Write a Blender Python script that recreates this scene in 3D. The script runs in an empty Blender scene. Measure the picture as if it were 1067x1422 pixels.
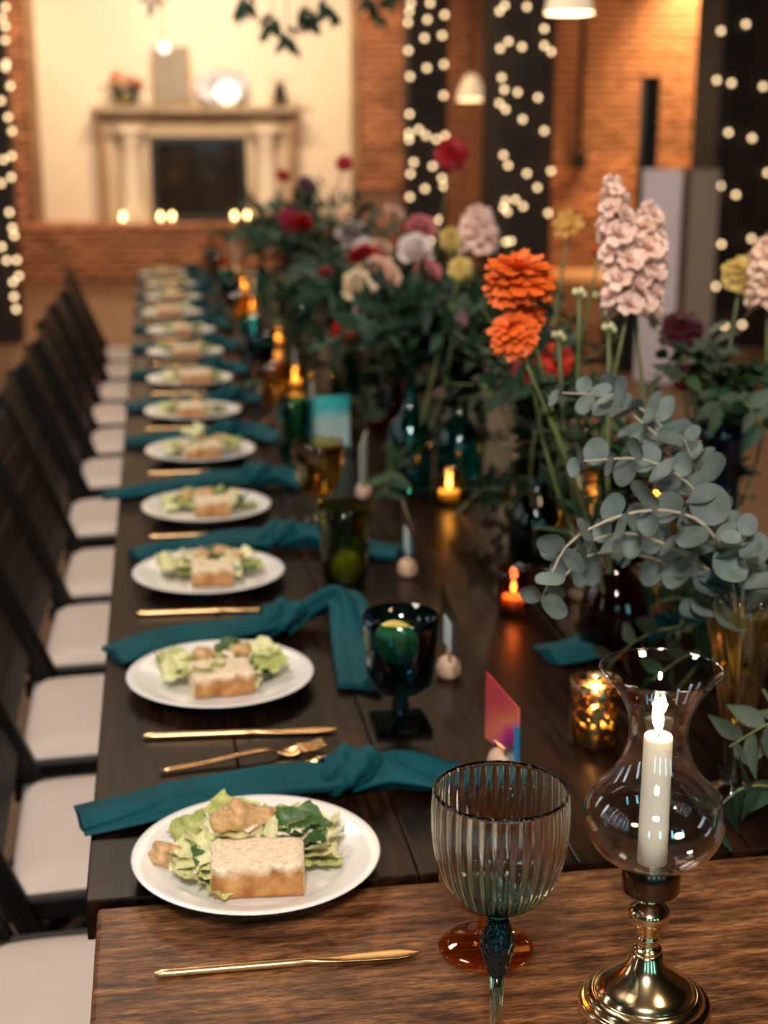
import bpy, bmesh, math, random
from mathutils import Vector, Matrix, Euler, noise
sc = bpy.context.scene
COL = sc.collection
R_ = math.radians
PI = math.pi
# ------------------------------------------------------------------ camera, world, lights
cam_d = bpy.data.cameras.new('camera'); cam = bpy.data.objects.new('camera', cam_d); COL.objects.link(cam)
cam.location = (0, 0, 1.51)
cam.rotation_euler = (R_(90 - 14.789), 0, R_(-8.956))
cam_d.sensor_fit = 'VERTICAL'; cam_d.sensor_height = 36; cam_d.sensor_width = 27; cam_d.lens = 36 * 2000 / 1422
cam_d.clip_start = 0.05; cam_d.clip_end = 100
cam_d.dof.use_dof = True; cam_d.dof.focus_distance = 1.26; cam_d.dof.aperture_fstop = 0.05063 / 0.0112
sc.camera = cam
sc.view_settings.view_transform = 'Standard'; sc.view_settings.look = 'None'
sc.view_settings.exposure = 0.0; sc.view_settings.gamma = 1.0; sc.view_settings.use_curve_mapping = False
w = bpy.data.worlds.new('world'); sc.world = w; w.use_nodes = True
w.node_tree.nodes['Background'].inputs[0].default_value = (0.6, 0.8, 1.0, 1)
w.node_tree.nodes['Background'].inputs[1].default_value = 0.012

def light(kind, name, loc, target, power, color, size=0.3, size_y=None, spot=60, blend=0.6):
    d = bpy.data.lights.new(name, kind); d.energy = power; d.color = color
    if kind == 'AREA':
        d.size = size
        if size_y: d.shape = 'RECTANGLE'; d.size_y = size_y
        else: d.shape = 'DISK'
    else:
        d.shadow_soft_size = size
    if kind == 'SPOT': d.spot_size = R_(spot); d.spot_blend = blend
    o = bpy.data.objects.new(name, d); COL.objects.link(o); o.location = loc
    if target is not None:
        o.rotation_euler = (Vector(target) - Vector(loc)).to_track_quat('-Z', 'Y').to_euler()
    return o
WARM = (1.0, 0.70, 0.42); NEUT = (1.0, 0.86, 0.72); COOL = (0.25, 0.86, 1.0)
# daylight through the tall windows of the wall behind the camera and of the left wall
for i, x in enumerate((-2.6, -0.6, 1.4, 3.4)):
    light('AREA', 'window_daylight', (x, -4.85, 2.2), (x, 0, 1.6), 14, COOL, 0.36, 1.9)
for i, y in enumerate((0.2, 3.2, 6.2)):
    light('AREA', 'side_window_daylight', (-4.3, y, 2.3), (0, y, 1.0), 13, (0.85, 0.92, 1.0), 0.5, 1.8)
# ceiling lamps over the table, plus two added lights with no fixture
light('AREA', 'ceiling_and_added_light', (-0.9, 1.9, 3.5), (0.1, 1.7, 0.7), 26, NEUT, 0.7)
light('AREA', 'ceiling_and_added_light', (-0.3, -1.3, 3.3), (0.5, 2.6, 0.9), 118, (1.0, 0.90, 0.80), 0.6)  # added front key from behind the camera, not a lamp of the room
light('AREA', 'ceiling_and_added_light', (-0.6, 5.0, 3.7), (-0.1, 5.0, 0.7), 50, NEUT, 0.7)
light('AREA', 'ceiling_and_added_light', (0.6, 7.2, 4.1), (0.6, 7.2, 0), 48, WARM, 2.4, 1.6)  # added warm panel for the metal and near table to reflect
light('AREA', 'ceiling_and_added_light', (1.3, 0.2, 3.4), (0.4, 1.2, 0.7), 16, WARM, 0.5)
# picture lights washing the chimney breast and the brick wall
for x in (-0.5, 0.5, 1.5):
    light('SPOT', 'chimney_wash_light', (x, 12.6, 4.0), (x, 15.95, 2.15), 300, (1.0, 0.81, 0.58), 0.12, spot=64, blend=0.9)
light('SPOT', 'brick_wash_light', (6.25, 15.5, 4.0), (6.2, 16, 1.6), 2200, (1.0, 0.64, 0.28), 0.1, spot=80, blend=0.8)
light('SPOT', 'brick_wash_light', (4.9, 14.6, 4.0), (5.2, 16, 1.3), 230, (1.0, 0.58, 0.24), 0.1, spot=70, blend=0.9)
light('SPOT', 'brick_wash_light', (2.7, 14.6, 4.0), (2.6, 16, 1.3), 130, (1.0, 0.58, 0.28), 0.1, spot=70, blend=0.9)
light('SPOT', 'brick_wash_light', (-1.6, 14.6, 4.0), (-1.5, 16, 1.3), 170, (1.0, 0.60, 0.32), 0.1, spot=70, blend=0.9)
light('AREA', 'hearth_fill_lamp', (0.4, 11.5, 4.0), (0.4, 14.6, 0.2), 240, (1.0, 0.66, 0.38), 0.8)

# ------------------------------------------------------------------ materials
MATS = {}
def newmat(name):
    m = bpy.data.materials.new(name); m.use_nodes = True; nt = m.node_tree
    return m, nt, nt.nodes, nt.links, nt.nodes['Principled BSDF']
def rgba(c): return (c[0], c[1], c[2], 1)
def pm(name, color, rough=0.5, metal=0.0, var=0.0, vscale=20, bump=0.0, bscale=60, rnd=0.0, **kw):
    """principled with noise colour variation, optional bump and per-object variation"""
    if name in MATS: return MATS[name]
    m, nt, N, L, b = newmat(name)
    b.inputs['Roughness'].default_value = rough; b.inputs['Metallic'].default_value = metal
    for k, v in kw.items(): b.inputs[k.replace('_', ' ')].default_value = v
    tc = N.new('ShaderNodeTexCoord')
    ns = N.new('ShaderNodeTexNoise'); ns.inputs['Scale'].default_value = vscale; ns.inputs['Detail'].default_value = 3
    L.new(tc.outputs['Object'], ns.inputs['Vector'])
    rp = N.new('ShaderNodeValToRGB')
    lo = tuple(max(0, c * (1 - var)) for c in color); hi = tuple(min(1, c * (1 + var)) for c in color)
    rp.color_ramp.elements[0].position = 0.3; rp.color_ramp.elements[1].position = 0.7
    rp.color_ramp.elements[0].color = rgba(lo); rp.color_ramp.elements[1].color = rgba(hi)
    L.new(ns.outputs['Fac'], rp.inputs['Fac'])
    out = rp.outputs['Color']
    if rnd:
        oi = N.new('ShaderNodeObjectInfo'); mr = N.new('ShaderNodeMapRange')
        mr.inputs['To Min'].default_value = 1 - rnd; mr.inputs['To Max'].default_value = 1 + rnd
        L.new(oi.outputs['Random'], mr.inputs['Value'])
        hs = N.new('ShaderNodeHueSaturation'); L.new(mr.outputs['Result'], hs.inputs['Value']); L.new(out, hs.inputs['Color'])
        out = hs.outputs['Color']
    L.new(out, b.inputs['Base Color'])
    if bump:
        n2 = N.new('ShaderNodeTexNoise'); n2.inputs['Scale'].default_value = bscale; n2.inputs['Detail'].default_value = 4
        L.new(tc.outputs['Object'], n2.inputs['Vector'])
        bp = N.new('ShaderNodeBump'); bp.inputs['Strength'].default_value = bump; bp.inputs['Distance'].default_value = 0.01
        L.new(n2.outputs['Fac'], bp.inputs['Height']); L.new(bp.outputs['Normal'], b.inputs['Normal'])
    MATS[name] = m; return m
def wood(name, cols, scale, rough=0.35, bump=0.25, rr=0.15, dist=0.5):
    m, nt, N, L, b = newmat(name)
    tc = N.new('ShaderNodeTexCoord'); mp = N.new('ShaderNodeMapping'); mp.inputs['Scale'].default_value = scale
    oi = N.new('ShaderNodeObjectInfo'); ml = N.new('ShaderNodeVectorMath'); ml.operation = 'SCALE'
    L.new(tc.outputs['Object'], mp.inputs['Vector'])
    ad = N.new('ShaderNodeVectorMath'); ad.operation = 'ADD'
    cb = N.new('ShaderNodeCombineXYZ'); mu = N.new('ShaderNodeMath'); mu.operation = 'MULTIPLY'; mu.inputs[1].default_value = 37.0
    L.new(oi.outputs['Random'], mu.inputs[0])
    for k in range(3): L.new(mu.outputs[0], cb.inputs[k])
    L.new(mp.outputs['Vector'], ad.inputs[0]); L.new(cb.outputs[0], ad.inputs[1])
    n1 = N.new('ShaderNodeTexNoise'); n1.inputs['Scale'].default_value = 1.0; n1.inputs['Detail'].default_value = 7
    n1.inputs['Roughness'].default_value = 0.62; n1.inputs['Distortion'].default_value = dist
    L.new(ad.outputs[0], n1.inputs['Vector'])
    rp = N.new('ShaderNodeValToRGB'); e = rp.color_ramp.elements
    e[0].position = 0.36; e[1].position = 0.68; e[0].color = rgba(cols[0]); e[1].color = rgba(cols[2])
    mid = rp.color_ramp.elements.new(0.52); mid.color = rgba(cols[1])
    L.new(n1.outputs['Fac'], rp.inputs['Fac'])
    # fine pores
    mp2 = N.new('ShaderNodeMapping'); mp2.inputs['Scale'].default_value = (scale[0] * 6, scale[1] * 6, scale[2] * 6)
    L.new(tc.outputs['Object'], mp2.inputs['Vector'])
    n2 = N.new('ShaderNodeTexNoise'); n2.inputs['Scale'].default_value = 1.0; n2.inputs['Detail'].default_value = 3
    L.new(mp2.outputs['Vector'], n2.inputs['Vector'])
    r2 = N.new('ShaderNodeValToRGB'); r2.color_ramp.elements[0].position = 0.38; r2.color_ramp.elements[1].position = 0.55
    r2.color_ramp.elements[0].color = (0.12, 0.12, 0.12, 1); r2.color_ramp.elements[1].color = (1, 1, 1, 1)
    L.new(n2.outputs['Fac'], r2.inputs['Fac'])
    mx = N.new('ShaderNodeMix'); mx.data_type = 'RGBA'; mx.blend_type = 'MULTIPLY'; mx.inputs['Factor'].default_value = 0.75
    L.new(rp.outputs['Color'], mx.inputs['A']); L.new(r2.outputs['Color'], mx.inputs['B'])
    L.new(mx.outputs['Result'], b.inputs['Base Color'])
    b.inputs['Roughness'].default_value = rough
    mr = N.new('ShaderNodeMapRange'); mr.inputs['To Min'].default_value = rough - rr / 2; mr.inputs['To Max'].default_value = rough + rr
    L.new(n1.outputs['Fac'], mr.inputs['Value']); L.new(mr.outputs['Result'], b.inputs['Roughness'])
    bp = N.new('ShaderNodeBump'); bp.inputs['Strength'].default_value = bump; bp.inputs['Distance'].default_value = 0.002
    L.new(n2.outputs['Fac'], bp.inputs['Height']); L.new(bp.outputs['Normal'], b.inputs['Normal'])
    MATS[name] = m; return m
def thin_glass(name, tint, rough=0.02, refl=1.0, rough_noise=0):
    m, nt, N, L, b = newmat(name); N.remove(b)
    out = N['Material Output']
    t = N.new('ShaderNodeBsdfTransparent'); t.inputs[0].default_value = rgba(tint)
    g = N.new('ShaderNodeBsdfGlossy'); g.inputs['Roughness'].default_value = rough; g.inputs['Color'].default_value = (1, 1, 1, 1)
    lw = N.new('ShaderNodeLayerWeight'); lw.inputs['Blend'].default_value = 0.5
    pw = N.new('ShaderNodeMath'); pw.operation = 'POWER'; pw.inputs[1].default_value = 5.0; L.new(lw.outputs['Facing'], pw.inputs[0])
    fr = N.new('ShaderNodeMath'); fr.operation = 'MULTIPLY_ADD'; fr.inputs[1].default_value = 0.96; fr.inputs[2].default_value = 0.04; L.new(pw.outputs[0], fr.inputs[0])
    mu = N.new('ShaderNodeMath'); mu.operation = 'MULTIPLY'; mu.inputs[1].default_value = refl; mu.use_clamp = True
    mx = N.new('ShaderNodeMixShader')
    L.new(fr.outputs[0], mu.inputs[0]); L.new(mu.outputs[0], mx.inputs[0]); L.new(t.outputs[0], mx.inputs[1]); L.new(g.outputs[0], mx.inputs[2])
    L.new(mx.outputs[0], out.inputs['Surface']); MATS[name] = m; return m
def solid_glass(name, c_low, c_high, z0, z1, rough=0.0, ior=1.45):
    """clear glass whose tint fades along its height (ombre glass)"""
    m, nt, N, L, b = newmat(name)
    N.remove(b); b = N.new('ShaderNodeBsdfGlass'); b.inputs['Roughness'].default_value = rough; b.inputs['IOR'].default_value = ior
    L.new(b.outputs[0], N['Material Output'].inputs['Surface'])
    tc = N.new('ShaderNodeTexCoord'); sp = N.new('ShaderNodeSeparateXYZ'); mr = N.new('ShaderNodeMapRange')
    mr.inputs['From Min'].default_value = z0; mr.inputs['From Max'].default_value = z1
    L.new(tc.outputs['Object'], sp.inputs[0]); L.new(sp.outputs['Z'], mr.inputs['Value'])
    rp = N.new('ShaderNodeValToRGB'); rp.color_ramp.elements[0].color = rgba(c_low); rp.color_ramp.elements[1].color = rgba(c_high)
    L.new(mr.outputs['Result'], rp.inputs['Fac']); L.new(rp.outputs['Color'], b.inputs['Color'])
    MATS[name] = m; return m
def emit(name, color, strength):
    m, nt, N, L, b = newmat(name); N.remove(b)
    e = N.new('ShaderNodeEmission'); e.inputs[0].default_value = rgba(color); e.inputs[1].default_value = strength
    L.new(e.outputs[0], N['Material Output'].inputs['Surface']); MATS[name] = m; return m

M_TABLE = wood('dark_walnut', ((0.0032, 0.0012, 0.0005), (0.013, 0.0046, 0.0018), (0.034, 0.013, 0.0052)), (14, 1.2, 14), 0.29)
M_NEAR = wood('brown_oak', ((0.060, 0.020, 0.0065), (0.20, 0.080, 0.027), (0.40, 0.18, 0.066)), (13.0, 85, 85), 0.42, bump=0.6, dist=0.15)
MATS['dark_walnut'].node_tree.nodes['Principled BSDF'].inputs['Specular IOR Level'].default_value = 0.16
M_EDGE = pm('worn_edge', (0.012, 0.006, 0.004), 0.5, var=0.5, vscale=40)
M_CHAIR = pm('black_wood', (0.0036, 0.0027, 0.0024), 0.45, var=0.3, vscale=30, Specular_IOR_Level=0.25)
M_SEAT = pm('ivory_vinyl', (0.66, 0.55, 0.485), 0.55, var=0.05, vscale=6, bump=0.06, bscale=25)
M_PLATE = pm('white_china', (0.86, 0.84, 0.82), 0.12, var=0.01)
M_TEAL = pm('teal_linen', (0.0005, 0.062, 0.080), 0.75, var=0.18, vscale=18, bump=0.12, bscale=500, Specular_IOR_Level=0.25)
M_GOLD = pm('brushed_gold', (0.80, 0.50, 0.24), 0.27, 1.0, var=0.06, vscale=40)
M_BRASS = pm('polished_brass', (0.92, 0.70, 0.40), 0.15, 1.0, var=0.05, vscale=12, bump=0.03, bscale=14)
M_BRONZE = pm('dark_bronze', (0.16, 0.11, 0.075), 0.2, 1.0, var=0.1)
M_STONE = pm('rose_stone', (0.62, 0.40, 0.28), 0.45, var=0.15, vscale=40)
M_COPPER = pm('rose_gold', (0.85, 0.52, 0.36), 0.3, 1.0, var=0.1)
M_WAX = pm('cream_wax', (0.98, 0.87, 0.73), 0.6, var=0.02, Specular_IOR_Level=0.2, Subsurface_Weight=0.4, Subsurface_Radius=(0.03, 0.02, 0.012), Subsurface_Scale=0.3)
M_WICK = pm('black_wick', (0.02, 0.015, 0.01), 0.9)
M_FLAME = emit('candle_flame', (1.0, 0.74, 0.40), 26)
M_TEAFLAME = emit('tea_flame', (1.0, 0.60, 0.24), 26)
M_BULB = emit('fairy_bulb', (1.0, 0.68, 0.36), 4.6)
M_LAMP = emit('lamp_glow', (1.0, 0.84, 0.62), 3.2)
M_WIRE = pm('black_wire', (0.01, 0.01, 0.01), 0.6)
M_CLEAR = thin_glass('clear_glass', (0.975, 0.98, 0.98), 0.012, 1.9)
M_ACRYL = thin_glass('acrylic', (0.62, 0.62, 0.68), 0.12, 2.5)
M_GOBLET = solid_glass('ribbed_ombre_glass', (0.05, 0.55, 0.58), (0.97, 0.99, 0.99), 0.134, 0.170)
M_KNOB = pm('deep_teal_glass', (0.0005, 0.008, 0.010), 0.03, var=0.3, vscale=90)
M_STEMG = solid_glass('smoke_stem_glass', (0.86, 0.88, 0.86), (0.45, 0.78, 0.75), 0.02, 0.09)
M_AMBG = thin_glass('amber_glass', (0.95, 0.66, 0.30), 0.02, 1.0)
M_AMBD = thin_glass('dark_amber_glass', (0.55, 0.30, 0.10), 0.02, 1.0)
M_FANG = thin_glass('pale_amber_glass', (0.93, 0.82, 0.55), 0.06, 2.4)
M_GOLDG = thin_glass('honey_glass', (0.92, 0.72, 0.38), 0.05, 1.5)
M_BLUEG = thin_glass('ink_blue_glass', (0.13, 0.38, 0.46), 0.03, 1.2)
M_COBG = thin_glass('cobalt_glass', (0.08, 0.36, 0.66), 0.03, 1.2)
M_TEALG = thin_glass('teal_bottle_glass', (0.20, 0.62, 0.64), 0.02, 1.3)
M_GREENG = thin_glass('olive_green_glass', (0.56, 0.58, 0.26), 0.04, 1.0)
M_DKGRG = thin_glass('dark_green_glass', (0.18, 0.40, 0.30), 0.03, 1.2)
def mercury(name, tint, metal):
    m = thin_glass(name, tint, 0.08, 1.5); nt = m.node_tree; N = nt.nodes; L = nt.links; out = N['Material Output']; src = out.inputs['Surface'].links[0].from_socket
    g = N.new('ShaderNodeBsdfGlossy'); g.inputs['Color'].default_value = rgba(metal); g.inputs['Roughness'].default_value = 0.3
    tc = N.new('ShaderNodeTexCoord'); ns = N.new('ShaderNodeTexNoise'); ns.inputs['Scale'].default_value = 120; ns.inputs['Detail'].default_value = 2; L.new(tc.outputs['Object'], ns.inputs['Vector'])
    rp = N.new('ShaderNodeValToRGB'); rp.color_ramp.elements[0].position = 0.46; rp.color_ramp.elements[1].position = 0.52; L.new(ns.outputs['Fac'], rp.inputs['Fac'])
    mx = N.new('ShaderNodeMixShader'); L.new(rp.outputs['Color'], mx.inputs[0]); L.new(src, mx.inputs[1]); L.new(g.outputs[0], mx.inputs[2]); L.new(mx.outputs[0], out.inputs['Surface']); return m
M_MERC = mercury('mercury_glass', (0.95, 0.80, 0.50), (0.50, 0.36, 0.18))
M_COPG = thin_glass('copper_glass', (0.72, 0.38, 0.20), 0.05, 1.5)
M_WATER = thin_glass('drink', (0.75, 0.86, 0.86), 0.0, 1.0)
M_CRUMB = pm('bread_crumb', (0.86, 0.70, 0.50), 0.9, var=0.12, vscale=200, bump=0.3, bscale=260)
M_CRUST = pm('bread_crust', (0.60, 0.27, 0.080), 0.6, var=0.55, vscale=45, bump=0.4, bscale=200)
def bread_mat(h):
    m, nt, N, L, b = newmat('sliced_bread'); b.inputs['Roughness'].default_value = 0.85
    tc = N.new('ShaderNodeTexCoord'); sp = N.new('ShaderNodeSeparateXYZ'); L.new(tc.outputs['Object'], sp.inputs[0]); sn = N.new('ShaderNodeSeparateXYZ'); L.new(tc.outputs['Normal'], sn.inputs[0])
    ns = N.new('ShaderNodeTexNoise'); ns.inputs['Scale'].default_value = 55; ns.inputs['Detail'].default_value = 5; L.new(tc.outputs['Object'], ns.inputs['Vector'])
    fy = N.new('ShaderNodeMapRange'); fy.inputs['From Min'].default_value = -0.35; fy.inputs['From Max'].default_value = -0.8; L.new(sn.outputs['Y'], fy.inputs['Value'])
    zz = N.new('ShaderNodeMath'); zz.operation = 'MULTIPLY_ADD'; zz.inputs[1].default_value = 0.024; L.new(ns.outputs['Fac'], zz.inputs[0]); L.new(sp.outputs['Z'], zz.inputs[2])
    fz = N.new('ShaderNodeMapRange'); fz.inputs['From Min'].default_value = h * 0.98 + 0.012; fz.inputs['From Max'].default_value = h * 0.68 + 0.012; L.new(zz.outputs[0], fz.inputs['Value'])
    mu = N.new('ShaderNodeMath'); mu.operation = 'MULTIPLY'; L.new(fy.outputs[0], mu.inputs[0]); L.new(fz.outputs[0], mu.inputs[1])
    cr = N.new('ShaderNodeValToRGB'); e = cr.color_ramp.elements; e[0].position = 0.3; e[0].color = (0.30, 0.10, 0.025, 1); e[1].position = 0.7; e[1].color = (0.62, 0.32, 0.11, 1); L.new(ns.outputs['Fac'], cr.inputs['Fac'])
    n2 = N.new('ShaderNodeTexNoise'); n2.inputs['Scale'].default_value = 210; n2.inputs['Detail'].default_value = 3; L.new(tc.outputs['Object'], n2.inputs['Vector'])
    cm = N.new('ShaderNodeValToRGB'); e = cm.color_ramp.elements; e[0].position = 0.3; e[0].color = (0.70, 0.50, 0.31, 1); e[1].position = 0.6; e[1].color = (0.90, 0.75, 0.55, 1); L.new(n2.outputs['Fac'], cm.inputs['Fac'])
    mx = N.new('ShaderNodeMix'); mx.data_type = 'RGBA'; L.new(mu.outputs[0], mx.inputs['Factor']); L.new(cm.outputs['Color'], mx.inputs['A']); L.new(cr.outputs['Color'], mx.inputs['B']); L.new(mx.outputs['Result'], b.inputs['Base Color'])
    bp = N.new('ShaderNodeBump'); bp.inputs['Strength'].default_value = 0.35; bp.inputs['Distance'].default_value = 0.006; L.new(n2.outputs['Fac'], bp.inputs['Height']); L.new(bp.outputs['Normal'], b.inputs['Normal'])
    return m
M_CROUT = pm('toasted_crouton', (0.66, 0.40, 0.19), 0.75, var=0.35, vscale=70, bump=0.5, bscale=120)
M_LET = [pm('romaine_pale', (0.72, 0.70, 0.38), 0.42, var=0.22, vscale=30, rnd=0.12, Subsurface_Weight=0.15, Subsurface_Radius=(0.01, 0.01, 0.005)),
         pm('romaine_mid', (0.46, 0.50, 0.17), 0.4, var=0.3, vscale=30, rnd=0.15),
         pm('romaine_dark', (0.055, 0.12, 0.035), 0.35, var=0.4, vscale=40, rnd=0.2)]
M_CHEESE = pm('parmesan', (0.88, 0.80, 0.66), 0.7, var=0.08, vscale=60, bump=0.3)
M_LEMON = pm('lemon_slice', (0.75, 0.66, 0.14), 0.4, var=0.2, vscale=60)
M_LIME = pm('lime_slice', (0.55, 0.60, 0.08), 0.4, var=0.3, vscale=50)
M_STEM = pm('flower_stem', (0.13, 0.16, 0.055), 0.5, var=0.25, vscale=30)
M_EUSTEM = pm('eucalyptus_stem', (0.42, 0.36, 0.27), 0.5, var=0.15)
M_EUC = pm('eucalyptus_leaf', (0.115, 0.152, 0.142), 0.6, var=0.15, vscale=25, rnd=0.28, bump=0.05, bscale=200)
_SP = dict(Specular_IOR_Level=0.25)
M_LEAF = pm('dark_leaf', (0.014, 0.042, 0.020), 0.50, var=0.35, vscale=18, rnd=0.55, **_SP)
M_LEAF2 = pm('sage_leaf', (0.034, 0.066, 0.030), 0.55, var=0.3, vscale=18, rnd=0.45, **_SP)
M_LEAF3 = pm('grey_leaf', (0.065, 0.09, 0.060), 0.6, var=0.25, vscale=18, rnd=0.35, **_SP)
M_FLOOR = pm('stained_concrete', (0.30, 0.17, 0.095), 0.5, var=0.18, vscale=1.2, bump=0.05, bscale=6)
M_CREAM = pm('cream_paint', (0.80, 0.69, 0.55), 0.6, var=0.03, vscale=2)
M_MANTEL = pm('shaded_mantel_paint', (0.40, 0.30, 0.20), 0.55, var=0.08, vscale=4)  # cream mantel with its shade put into the colour
M_JAMB = pm('shaded_jamb_paint', (0.55, 0.43, 0.30), 0.6, var=0.06, vscale=4)  # cream jambs, a milder shade put into the colour
M_TAN = pm('tan_wood_and_shade', (0.30, 0.17, 0.08), 0.5, var=0.2, vscale=5)  # wood tone, also used for the painted shade strips
M_FIRE = pm('firebox_black', (0.008, 0.007, 0.006), 0.35, var=0.3)
M_FGLASS = pm('firebox_glass', (0.02, 0.014, 0.01), 0.08, var=0.3, vscale=3)
M_MORTAR = pm('mortar', (0.22, 0.13, 0.085), 0.9, var=0.2, vscale=12)
M_BRICK = pm('brick', (0.40, 0.175, 0.09), 0.85, var=0.28, vscale=9, bump=0.4, bscale=30, rnd=0.35)
M_POST = wood('dark_timber', ((0.010, 0.005, 0.003), (0.022, 0.011, 0.007), (0.04, 0.02, 0.012)), (10, 10, 0.8), 0.6)
M_CEIL = pm('dark_ceiling', (0.03, 0.018, 0.012), 0.8, var=0.3, vscale=2)
M_PLASTER = pm('brown_plaster', (0.13, 0.07, 0.04), 0.85, var=0.15, vscale=2)
M_WHITE = pm('white_fabric_cool_cast', (0.72, 0.66, 0.76), 0.7, var=0.03, vscale=3)  # white fabric with a cool light cast put into the colour
M_WHITE_SHADED = pm('white_fabric_shaded', (0.50, 0.40, 0.33), 0.7, var=0.03, vscale=3)  # same white fabric, its darker side put into the colour
M_BLACK = pm('matte_black', (0.006, 0.006, 0.006), 0.5)
M_SHADE = pm('white_enamel', (0.85, 0.74, 0.58), 0.4, Emission_Color=(1.0, 0.72, 0.4, 1), Emission_Strength=0.55)
M_PICT = pm('grey_print', (0.26, 0.22, 0.17), 0.35, var=0.12, vscale=3)
M_CHINA = pm('blue_pattern_china', (0.42, 0.40, 0.44), 0.2, var=0.75, vscale=11)
M_GARL = pm('gold_garland', (0.42, 0.27, 0.09), 0.5, var=0.4, vscale=20, rnd=0.3)
# ------------------------------------------------------------------ mesh helpers
class G:
    def __init__(s): s.v = []; s.f = []; s.mi = []
    def add(s, vs, fs, mi=0):
        o = len(s.v); s.v += [tuple(p) for p in vs]
        for f in fs: s.f.append(tuple(i + o for i in f)); s.mi.append(mi)
        return s
    def box(s, lo, hi, mi=0, M=None):
        x0, y0, z0 = lo; x1, y1, z1 = hi
        vs = [Vector(p) for p in ((x0,y0,z0),(x1,y0,z0),(x1,y1,z0),(x0,y1,z0),(x0,y0,z1),(x1,y0,z1),(x1,y1,z1),(x0,y1,z1))]
        if M: vs = [M @ p for p in vs]
        return s.add(vs, [(3,2,1,0),(4,5,6,7),(0,1,5,4),(1,2,6,5),(2,3,7,6),(3,0,4,7)], mi)
    def beam(s, a, b, wx, wy, mi=0, side=Vector((0, 1, 0))):
        """rectangular bar from a to b; wy along `side`"""
        a = Vector(a); b = Vector(b); d = (b - a).normalized(); s_ = (side - d * side.dot(d)).normalized(); t = d.cross(s_)
        vs = [p + s_ * sy * wy / 2 + t * sx * wx / 2 for p in (a, b) for sx, sy in ((-1,-1),(1,-1),(1,1),(-1,1))]
        return s.add(vs, [(3,2,1,0),(4,5,6,7),(0,1,5,4),(1,2,6,5),(2,3,7,6),(3,0,4,7)], mi)
    def tube(s, pts, rad, n=8, mi=0, cap=True, flat=1.0):
        pts = [Vector(p) for p in pts]; k = len(pts)
        if not hasattr(rad, '__len__'): rad = [rad] * k
        vs = []; up = Vector((0, 0, 1))
        t0 = (pts[1] - pts[0]).normalized()
        if abs(t0.z) > 0.9: up = Vector((0, 1, 0))
        a = t0.cross(up).normalized()
        for i, p in enumerate(pts):
            t = (pts[min(i + 1, k - 1)] - pts[max(i - 1, 0)]).normalized()
            a = (a - t * a.dot(t)).normalized(); b = t.cross(a)
            for j in range(n):
                q = 2 * PI * j / n
                vs.append(p + a * math.cos(q) * rad[i] + b * math.sin(q) * rad[i] * flat)
        fs = [(i*n+j, i*n+(j+1) % n, (i+1)*n+(j+1) % n, (i+1)*n+j) for i in range(k-1) for j in range(n)]
        if cap: fs += [tuple(range(n))[::-1], tuple((k-1)*n+j for j in range(n))]
        return s.add(vs, fs, mi)
    def lathe(s, prof, n=32, mi=0, M=None, rib=None):
        """profile of (r,z); a closed solid when it starts and ends at r=0"""
        vs = []; fs = []; idx = []
        for i, (r, z) in enumerate(prof):
            if r < 1e-6:
                idx.append([len(vs)]); vs.append(Vector((0, 0, z)))
            else:
                row = []
                for j in range(n):
                    q = 2 * PI * j / n; rr = r * (rib(q, z, i) if rib else 1)
                    row.append(len(vs)); vs.append(Vector((rr * math.cos(q), rr * math.sin(q), z)))
                idx.append(row)
        for a, b in zip(idx, idx[1:]):
            if len(a) == 1 and len(b) == 1: continue
            for j in range(n):
                k = (j + 1) % n
                if len(a) == 1: fs.append((a[0], b[k], b[j]))
                elif len(b) == 1: fs.append((a[j], a[k], b[0]))
                else: fs.append((a[j], a[k], b[k], b[j]))
        if M: vs = [M @ p for p in vs]
        return s.add(vs, fs, mi)
    def grid(s, fn, nu, nv, mi=0, closed_v=False):
        vs = [fn(i / (nu - 1), j / (nv if closed_v else nv - 1)) for i in range(nu) for j in range(nv)]
        fs = [(i*nv+j, (i+1)*nv+j, (i+1)*nv+(j+1) % nv, i*nv+(j+1) % nv) for i in range(nu-1) for j in range(nv if closed_v else nv-1)]
        return s.add(vs, fs, mi)
    def data(s, name, mats, smooth=True, angle=None):
        me = bpy.data.meshes.new(name); me.from_pydata(s.v, [], s.f)
        for m in (mats if isinstance(mats, (list, tuple)) else [mats]): me.materials.append(m)
        me.polygons.foreach_set('material_index', s.mi)
        me.polygons.foreach_set('use_smooth', [smooth] * len(s.f)); me.update()
        if smooth and angle: me.set_sharp_from_angle(angle=R_(angle))
        return me
    def build(s, name, mats, parent=None, smooth=True, bevel=0, angle=None, solid=0, sub=0):
        o = obj(name, s.data(name, mats, smooth, angle), parent)
        if solid: m = o.modifiers.new('solid', 'SOLIDIFY'); m.thickness = solid; m.offset = 0
        if bevel: m = o.modifiers.new('bevel', 'BEVEL'); m.width = bevel; m.segments = 2; m.limit_method = 'ANGLE'
        if sub: m = o.modifiers.new('sub', 'SUBSURF'); m.levels = sub; m.render_levels = sub
        return o
def obj(name, me, parent=None, M=None):
    o = bpy.data.objects.new(name, me); COL.objects.link(o)
    if parent: o.parent = parent
    if M is not None: o.matrix_local = M
    return o
def tag(o, label, cat, group=None, kind=None):
    if label: o['label'] = label
    if cat: o['category'] = cat
    if group: o['group'] = group
    if kind: o['kind'] = kind
    return o
def thing(name, label, cat, loc=(0, 0, 0), rz=0, group=None):
    o = bpy.data.objects.new(name, None); COL.objects.link(o); o.empty_display_size = 0.05
    o.location = loc; o.rotation_euler = (0, 0, rz); return tag(o, label, cat, group)
def struct(name, g, mat, parent=None, **k):
    k.setdefault('smooth', False)
    o = g.build(name, mat, parent, **k)
    if not parent: o['kind'] = 'structure'
    return o
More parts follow.
